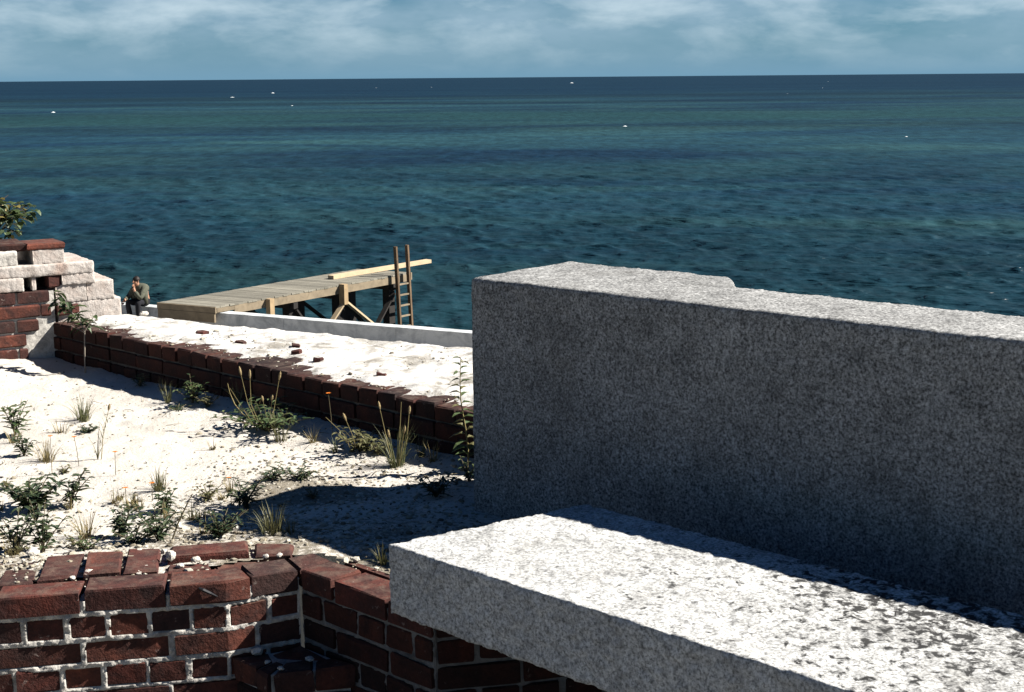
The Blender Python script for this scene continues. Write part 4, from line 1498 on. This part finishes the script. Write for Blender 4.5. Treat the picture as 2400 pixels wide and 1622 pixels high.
# --- along the parapet
w = weed(-0.919, 5.160, .085, .30, 'broad green weed clump with tall tawny seed stalks under the parapet', 'green', 17, .034, .34, per=11)
stalks(w, [(-.09, .02, .215, -.012, .03), (-.055, .01, .205, -.02, .03), (.055, .0, .20, .0, .03), (.0, -.05, .13, .008, .02), (.035, -.06, .135, .0, .02), (-.125, -.02, .17, .0, .0)])
tuft(-0.845, 5.03, .11, .10, 'tan and green grass tuft in front of the broad weed clump', 'olive', 34)
w = thing('bent_stalk', 'bare yellow stalk curving up beside the broad weed clump', 'stalk', (-1.00, 5.30, ground_at(-1.0, 5.3)))
mb = MB()
mb.tube([(0, 0, 0), (-.035, .01, .02), (-.065, .02, .055), (-.085, .03, .10), (-.092, .035, .135)], [.0024, .0022, .002, .0017, .0012], 5)
mb.build('stem', M['olive_stem'], w)
w = weed(-0.536, 4.842, .075, .15, 'brown and green weed clump with one speckled seed head under the parapet', 'olive', 11, .026, .42, per=9)
stalks(w, [(-.045, -.02, .125, .006, .026), (-.12, .02, .125, .02, .0)])
w = tuft(-0.395, 4.671, .145, .12, 'tall dark grass clump with upright seed heads next to the slender weed', 'mixed', 60)
stalks(w, [(-.055, .03, .20, .0, .024), (.02, .01, .225, .0, .0), (.045, .02, .185, .008, .024), (-.02, -.04, .12, .0, .024), (.03, -.03, .13, .0, .024)])
weed(-1.289, 5.592, .095, .10, 'light green weed in the parapet shade past the broad clump', 'green', 6, .028, .36, per=9)
weed(-1.33, 5.50, .02, .09, 'flat dark weed at the edge of the parapet shadow', 'dgreen', 5, .02, .35, per=5)
flower(-0.655, 5.02, .165, 'orange flower on a tall stem in front of the shaded parapet', (-.01, 0))

# --- the slender weed by the block: every leaf a part
def slender():
    x, y = -0.150, 4.560
    z = ground_at(x, y)
    w = thing('slender_weed', 'tall slender weed with paired leaves beside the granite block edge', 'weed', (x, y, z - .005))
    r = random.Random(5)
    H = .385
    mb = MB()
    pts = [Vector((.006 * math.sin(t * 7) - .022 * t, 0, H * t)) for t in [i / 8 for i in range(9)]]
    mb.tube(pts, [.0036 - .0026 * i / 8 for i in range(9)], 5)
    mb.build('stem', M['olive_stem'], w)
    for k in range(30):
        t = .12 + .87 * k / 29
        f = t * 8; j = min(7, int(f)); p = pts[j].lerp(pts[j + 1], f - j)
        yaw = (k % 2) * math.pi + r.uniform(-.7, .7) + .3
        sz = .056 * (1.05 - .45 * t)
        m2 = MB()
        leaf_geo(m2, (0, 0, 0), (math.cos(yaw), math.sin(yaw), r.uniform(.1, .9)), (0, 0, 1), sz * r.uniform(.8, 1.1), sz * .5, droop=.6)
        o = m2.build('leaf', M['green' if r.random() < .6 else 'olive'], w)
        o.location = p
slender()


# --- sapling leaning on the wall corner
def sapling():
    x, y = -1.905, 6.215
    z = ground_at(x, y)
    w = thing('sapling', 'thin bare-stemmed sapling with dark leaves leaning towards the ruined wall', 'sapling', (x, y, z - .005))
    r = random.Random(9)
    mb = MB()
    path = [Vector(p) for p in ((0, 0, 0), (.003, 0, .10), (.006, .01, .19), (-.015, .02, .235), (-.06, .05, .275), (-.11, .08, .315), (-.145, .10, .36))]
    mb.tube(path, [.0042, .0036, .003, .003, .0026, .002, .0015], 5)
    mb.tube([path[2], path[2] + Vector((.03, .01, .05)), path[2] + Vector((.055, .015, .085))], [.002, .0016, .001], 4)
    mb.tube([path[2] * .98, path[2] + Vector((-.06, -.01, .035))], [.002, .001], 4)
    mb.build('stem', M['twig'], w)
    anchors = []
    for i in range(46):
        t = 2.4 + 3.6 * r.random() ** .9
        j = min(5, int(t)); anchors.append(path[j].lerp(path[min(6, j + 1)], t - j))
    for i in range(8):
        anchors.append(path[2] + Vector((.03, .01, .05)) * r.uniform(.5, 1.7))
    for p in anchors:
        m2 = MB(); yaw = r.uniform(0, 6.283)
        leaf_geo(m2, (0, 0, 0), (math.cos(yaw), math.sin(yaw), r.uniform(-.5, .6)), (0, 0, 1), .056 * r.uniform(.7, 1.2), .026, droop=.4)
        o = m2.build('leaf', M['dgreen' if r.random() < .7 else 'green'], w)
        o.location = p + Vector((r.uniform(-.016, .016), r.uniform(-.016, .016), r.uniform(-.018, .018)))
sapling()


# --- shrub behind the ruined wall
def shrub():
    x, y = -2.62, 7.02
    w = thing('shrub', 'leafy shrub with yellow-green leaves rising behind the ruined wall', 'shrub', (x, y, PARAPET_Z - .02))
    r = random.Random(21)
    mb = MB()
    trunk = [Vector((0, 0, 0)), Vector((.02, 0, .2)), Vector((.06, 0, .38)), Vector((.09, 0, .48))]
    mb.tube(trunk, [.028, .024, .018, .012], 7)
    tips = []
    for i in range(13):
        a = r.uniform(0, 6.283); L = r.uniform(.10, .24)
        st_ = trunk[2].lerp(trunk[3], r.random())
        tip = st_ + Vector((math.cos(a) * L + .02, math.sin(a) * L * .7, r.uniform(-.04, .14)))
        mb.tube([st_, st_.lerp(tip, .5) + Vector((0, 0, .03)), tip], [.006, .004, .002], 4)
        tips.append((st_, tip))
    tips.append((trunk[3], Vector((.30, 0, .485))))
    mb.build('trunk', M['dark'], w)
    for st_, tip in tips:
        for k in range(12):
            p = st_.lerp(tip, r.uniform(.35, 1.0)) + Vector((r.uniform(-.02, .02), r.uniform(-.02, .02), r.uniform(-.02, .02)))
            yaw = r.uniform(0, 6.283)
            m2 = MB()
            leaf_geo(m2, (0, 0, 0), (math.cos(yaw), math.sin(yaw), r.uniform(-.6, .5)), (0, 0, 1), .056 * r.uniform(.65, 1.15), .036, droop=.3)
            o = m2.build('leaf', M['ylw' if r.random() < .12 else ('green' if r.random() < .6 else 'dgreen')], w)
            o.location = p
shrub()

# --- along the brick wall top
weed(-1.387, 3.800, 0.098, 0.112, 'tall dark weed behind the brick wall at the picture edge, beside a straw blade', 'dgreen', 5, .028, .36, per=10)
weed(-1.300, 3.755, 0.127, 0.100, 'dark many-stemmed weed rising from gravel behind the wall joints', 'dgreen', 6, .026, .4, per=11)
tuft(-1.36, 3.70, .06, .10, 'low straw grass at the foot of the dark many-stemmed weed', 'dry', 30)
tuft(-1.227, 3.922, .085, .10, 'thin tawny grass tuft on gravel next to the dark many-stemmed weed', 'dry', 34)
weed(-1.122, 3.920, 0.086, 0.075, 'dark bushy weed between the tawny grass tuft and the sprawling weed', 'dgreen', 6, .024, .42, per=10)
weed(-1.000, 3.830, 0.090, 0.125, 'sprawling dark weed directly behind the middle wall bricks', 'dgreen', 8, .026, .40, per=10)
weed(-1.06, 3.80, 0.057, 0.112, 'small dark weed touching the sprawling weed', 'dgreen', 6, .02, .42, per=8)
w = thing('leaning_stalk', 'dark bare stalk leaning away from the sprawling weed', 'stalk', (-0.958, 3.814, ground_at(-.958, 3.814)))
mb = MB()
mb.tube([(0, 0, -.004), (.018, .01, .045), (.04, .02, .09), (.058, .03, .125)], [.0026, .0024, .002, .0012], 5)
mb.build('stem', M['stem'], w)
mb = MB()
for i in range(14):
    leaf_geo(mb, Vector((.012, .006, .03)).lerp(Vector((.05, .026, .11)), i / 14), (math.cos(i * 2.4), math.sin(i * 2.4), 1.2), (0, 0, 1), .014, .005)
mb.build('leaves', M['dgreen'], w, kind='stuff')
weed(-0.829, 3.840, 0.067, 0.125, 'compact dark round weed with white pebbles in it behind the rear brick', 'dgreen', 12, .018, .5, per=10)
tuft(-0.681, 3.852, .085, .12, 'bright olive grass tuft at the brick corner below the shadow tip', 'olive', 64)
mb = MB()
tuft(-0.345, 3.575, .055, .055, 'small olive grass tuft tucked against the broken slab end', 'olive', 30)
weed(-1.18, 3.74, 0.034, 0.088, 'tiny green weed among stones on the wall top', 'green', 5, .014, .45, per=6)

# --- scrub at the foot of the parapet and in the gravel
r_s = random.Random(31)
for k in range(13):
    p = PARA.at(PARA.s[-1] * (.30 + .66 * (k + r_s.random() * .8) / 13), -r_s.uniform(.05, .20))
    if k % 3 == 0:
        weed(p.x, p.y, r_s.uniform(.04, .07), r_s.uniform(.05, .09), 'low straggling weed at the shaded foot of the parapet', 'olive' if k % 2 else 'green', 4, .018, .4,
             group='straggling weeds along the parapet foot', per=8)
    else:
        tuft(p.x, p.y, r_s.uniform(.05, .10), r_s.uniform(.05, .09), 'thin dry grass sprig at the shaded foot of the parapet', 'dry' if k % 2 else 'mixed', 18,
             group='dry grass sprigs along the parapet foot', name='grass_sprig')
for k in range(24):
    x, y = r_s.uniform(-1.75, -.62), r_s.uniform(3.70, 4.45)
    if k % 3 == 0:
        weed(x, y, r_s.uniform(.03, .055), r_s.uniform(.04, .07), 'tiny dark seedling weed in the pale gravel', 'dgreen' if k % 2 else 'olive', 3, .014, .42,
             group='seedling weeds in the gravel', per=6)
    else:
        tuft(x, y, r_s.uniform(.03, .06), r_s.uniform(.05, .09), 'short tawny grass sprig in the pale gravel', 'dry' if k % 2 else 'olive', 14,
             group='tawny grass sprigs in the gravel', name='grass_sprig')
mb = MB()
for k in range(170):           # dead stems lying about
    x, y = r_s.uniform(-2.1, -.1), r_s.uniform(3.70, 5.9)
    if para_perp(x, y) > -.05 or r_s.random() > .25 + float(soil_at(np.array([x]), np.array([y]))[0]): continue
    z = ground_at(x, y); a = r_s.uniform(0, 6.283); L_ = r_s.uniform(.02, .09)
    d_ = Vector((math.cos(a), math.sin(a), 0)) * L_
    mb.tube([Vector((x, y, z + .003)), Vector((x, y, z + r_s.uniform(.004, .012))) + d_ * .5 + Vector((d_.y, -d_.x, 0)) * .12, Vector((x, y, z + .004)) + d_], [.0011, .001, .0006], 4)
props(mb.build('dead_stems', M['stem']), kind='stuff')

flower(-1.536, 4.580, .135, 'orange flower on the tallest thin stem in the straw grass', (.002, 0))
flower(-1.47, 4.66, .105, 'single orange flower next to the tallest flower stem', (-.01, 0))
flower(-1.318, 4.558, .082, 'orange flower standing alone below the leaning grass stalk', (.002, 0))
flower(-1.209, 4.276, .060, 'orange flower above the small tawny tuft', (.0, 0))
flower(-1.135, 4.31, .062, 'orange flower against the pale olive tuft', (.0, 0))
flower(-0.875, 4.25, .085, 'orange flower leaning over the dark spiky weed', (-.006, 0))


# ================================================================== STONES, GRAVEL, LITTER
_phi = (1 + 5 ** .5) / 2
ICO_V = np.array([(-1, _phi, 0), (1, _phi, 0), (-1, -_phi, 0), (1, -_phi, 0), (0, -1, _phi), (0, 1, _phi), (0, -1, -_phi), (0, 1, -_phi),
                  (_phi, 0, -1), (_phi, 0, 1), (-_phi, 0, -1), (-_phi, 0, 1)]) / math.hypot(1, _phi)
ICO_F = np.array([(0, 11, 5), (0, 5, 1), (0, 1, 7), (0, 7, 10), (0, 10, 11), (1, 5, 9), (5, 11, 4), (11, 10, 2), (10, 7, 6), (7, 1, 8),
                  (3, 9, 4), (3, 4, 2), (3, 2, 6), (3, 6, 8), (3, 8, 9), (4, 9, 5), (2, 4, 11), (6, 2, 10), (8, 6, 7), (9, 8, 1)])


def pebbles(name, xs, ys, zs, rs, mat, flat=0.7):
    n = len(xs)
    V = ICO_V[None] * nrng.uniform(0.72, 1.25, (n, 12, 1))
    sc = rs[:, None] * np.stack([nrng.uniform(.75, 1.35, n), nrng.uniform(.75, 1.3, n), nrng.uniform(.5, 1.0, n) * flat * 1.2], -1)
    V = V * sc[:, None, :]
    a = nrng.uniform(0, 6.283, n)
    c, s = np.cos(a)[:, None], np.sin(a)[:, None]
    V = np.stack([V[..., 0] * c - V[..., 1] * s, V[..., 0] * s + V[..., 1] * c, V[..., 2]], -1)
    V += np.stack([xs, ys, zs + rs * .18], -1)[:, None, :]
    F = ICO_F[None] + (np.arange(n) * 12)[:, None, None]
    me = np_mesh(name, V.reshape(-1, 3), F.reshape(-1, 3), mat, smooth=False)
    return props(link(bpy.data.objects.new(name, me)), kind='stuff')


def mat_gravel():
    m, nt, b = new_mat('coral_gravel')
    g = nt.nodes.new('ShaderNodeNewGeometry')
    r = ramp(nt, [(0.0, (0.11, 0.09, 0.065)), (0.25, (0.26, 0.225, 0.165)), (0.6, (0.38, 0.345, 0.275)), (1.0, (0.52, 0.49, 0.42))])
    nt.links.new(g.outputs['Random Per Island'], r.inputs[0])
    set_base(nt, b, r.outputs[0])
    bump(nt, b, noise(nt, coords(nt), 160, 3, 0.6), 0.4, 0.003)
    return m


M['gravel'] = mat_gravel()
n = 26000
xs = nrng.uniform(-3.2, 0.9, n); ys = nrng.uniform(3.2, 6.6, n)
dens = np.clip((4.95 - ys) / 1.1, 0.13, 1) * (0.35 + 0.65 * (fbm(xs * 2.4, ys * 2.4, 3) * .5 + .5))
dens = np.maximum(dens, np.where(xs > -1.05, np.clip((5.1 - ys) / 0.6, 0, .8), 0))
dens = np.maximum(dens, np.where(ys < 3.95, 1.0, 0))
fd = front_dist(xs, ys); pp = para_perp(xs, ys)
ok = (nrng.random(n) < dens) & (fd > 0.20) & (pp < -0.01)
wv = (xs - T1.x) * bn.x + (ys - T1.y) * bn.y; tv = (xs - T1.x) * bd.x + (ys - T1.y) * bd.y
ok &= ~((tv > -.01) & (wv > -.01))
xs, ys = xs[ok], ys[ok]
rs = np.exp(nrng.normal(math.log(.0036), .42, len(xs))) * np.where(ys < 4.05, 1.45, np.where(xs > -1.0, 1.25, 1.0))
rs = np.clip(rs, .0018, .0125)
pebbles('gravel', xs, ys, sand_h(xs, ys), rs, M['gravel'])

# grit on the walls' tops
n = 420
ss = nrng.uniform(S_K - 1.6, S_C + .34, n); oo = nrng.uniform(.098, .29, n) ** 1.0
P_ = np.array([tuple(FRONT.at(s_, o_)) for s_, o_ in zip(ss, oo)])
joint = nrng.random(n)
pebbles('wall_top_grit', P_[:, 0], P_[:, 1], np.full(n, .050), np.clip(np.exp(nrng.normal(math.log(.0042), .45, n)), .002, .012), M['gravel'])
n = 1500
ss = nrng.uniform(0, PARA.s[-1], n); oo = nrng.uniform(.03, 1.1, n)
P_ = np.array([tuple(PARA.at(s_, o_)) for s_, o_ in zip(ss, oo)])
pbk = (P_[:, 0] + .186) * .490 + (P_[:, 1] - 5.805) * .8716
tv = (P_[:, 0] - T1.x) * bd.x + (P_[:, 1] - T1.y) * bd.y
P_ = P_[(pbk < -.03) & (tv < -.03)]
pebbles('parapet_grit', P_[:, 0], P_[:, 1], np.full(len(P_), PARAPET_Z + .002), np.clip(np.exp(nrng.normal(math.log(.0035), .5, len(P_))), .0015, .013), M['gravel'])

# dark leaf litter and crumbs
mb = MB()
for i in range(2300):
    if i < 1950:
        x, y = rng.uniform(-2.2, 0.0), rng.uniform(3.65, 6.2)
        if rng.random() > .24 + float(soil_at(np.array([x]), np.array([y]))[0]): continue
        if para_perp(x, y) > -.02 or float(front_dist(np.array([x]), np.array([y]))[0]) < .25: continue
        z = ground_at(x, y)
    else:
        p = PARA.at(rng.uniform(0, PARA.s[-1] - .1), rng.uniform(.03, .8))
        if (p.x + .186) * .490 + (p.y - 5.805) * .8716 > -.04: continue
        x, y, z = p.x, p.y, PARAPET_Z + .003
    a = rng.uniform(0, 6.283)
    leaf_geo(mb, (x, y, z + .002), (math.cos(a), math.sin(a), rng.uniform(-.1, .4)), (0, 0, 1), rng.uniform(.004, .015), rng.uniform(.002, .006), fold=.5, droop=.5)
props(mb.build('leaf_litter', M['litter']), kind='stuff')


def stone(x, y, z, r, label, group=None, name='stone', seed=0, flat=.75):
    rr_ = np.random.default_rng(seed + 77)
    # subdivided, dented icosahedron
    V, F = ICO_V.copy(), ICO_F.copy()
    cache, V2, F2 = {}, [tuple(v) for v in V], []
    def midp(a, b):
        k = (min(a, b), max(a, b))
        if k not in cache:
            m_ = (np.array(V2[a]) + np.array(V2[b])); m_ = m_ / np.linalg.norm(m_)
            V2.append(tuple(m_)); cache[k] = len(V2) - 1
        return cache[k]
    for a, b, c in F:
        ab, bc, ca = midp(a, b), midp(b, c), midp(c, a)
        F2 += [(a, ab, ca), (b, bc, ab), (c, ca, bc), (ab, bc, ca)]
    V2 = np.array(V2) * rr_.uniform(.74, 1.18, (len(V2), 1))
    V2 *= np.array([rr_.uniform(.9, 1.3), rr_.uniform(.8, 1.1), flat * rr_.uniform(.8, 1.1)]) * r
    me = np_mesh(name, V2, np.array(F2), M['stone'], smooth=False)
    o = link(bpy.data.objects.new(name, me))
    o.location = (x, y, z + r * flat * .72)
    o.rotation_euler = (0, 0, rr_.uniform(0, 6.28))
    return props(o, label, 'stone', group)


def fz(s_, o_):
    p = FRONT.at(s_, o_)
    return p.x, p.y
stone(-0.660, 3.440, -.150, .0161, 'pale lump of coral rock on the low brick ledge by the wall corner', seed=1)
stone(-0.520, 3.395, -.150, .0093, 'larger white pebble at the shadow end of the low brick ledge', seed=2)
stone(-0.585, 3.345, -.152, .0076, 'round white pebble near the broken front of the low brick ledge', seed=3)
stone(-0.625, 3.385, -.152, .0068, 'small white pebble midway on the low brick ledge', seed=4)
stone(-1.766, 6.740, .185, .0221, 'pale rounded stone at the parapet edge below the seated person', seed=5)
stone(-1.09, 3.478, .052, .0136, 'white stone perched on the joint left open between two top bricks', seed=6)
stone(-1.125, 3.455, .050, .0076, 'small white pebble just beside the perched stone', seed=7)
stone(-0.905, 3.585, .055, .0153, 'pointed white stone behind the header bricks below the sprawling weed', seed=8, flat=1.0)
stone(-0.832, 3.560, .058, .0110, 'white stone lying on the square dark brick', seed=9)
stone(-0.870, 3.535, .050, .0110, 'white stone filling the gap between the header bricks', seed=10)
stone(-0.965, 3.490, .048, .0102, 'white stone sunk in the joint right of the darker header', seed=11)
stone(-0.955, 3.53, .050, .0085, 'white stone farther back in the same open joint', seed=12)
stone(-0.62, 3.600, .056, .0085, 'white stone resting on the rear brick near the corner', seed=13)
stone(-0.655, 3.590, .056, .0076, 'smaller white stone next to the corner stone', seed=14)
stone(-1.295, 3.66, .045, .0170, 'biggest pale stone in the gravel under the dark many-stemmed weed', seed=15)
stone(-1.005, 3.66, .045, .0136, 'pale stone in the gravel under the sprawling weed', seed=16)
stone(-0.80, 3.93, .02, .0136, 'pale stone at the lower edge of the shadow tip', seed=17)
stone(-1.17, 4.31, .00, .0119, 'flat pinkish stone alone on sand near the small tawny tuft', seed=18, flat=.45)
stone(-0.98, 3.98, .015, .0127, 'pale stone casting a dark shadow behind the leaning stalk', seed=19)

# black sliver stuck on the brick face
mb = MB()
mb.tube([(-.022, 0, .010), (-.012, -.006, .006), (.006, -.007, -.004), (.022, 0, -.016)], [.003, .005, .004, .0015], 6)
o = mb.build('black_sliver', M['sliver_mat'])
p = FRONT.at(S_K - .045, -.006)
o.location = (p.x, p.y, 0.034)
o.rotation_euler = (0, 0, .19)
props(o, 'small black sliver stuck on the face of the top brick before the bend', 'spike')
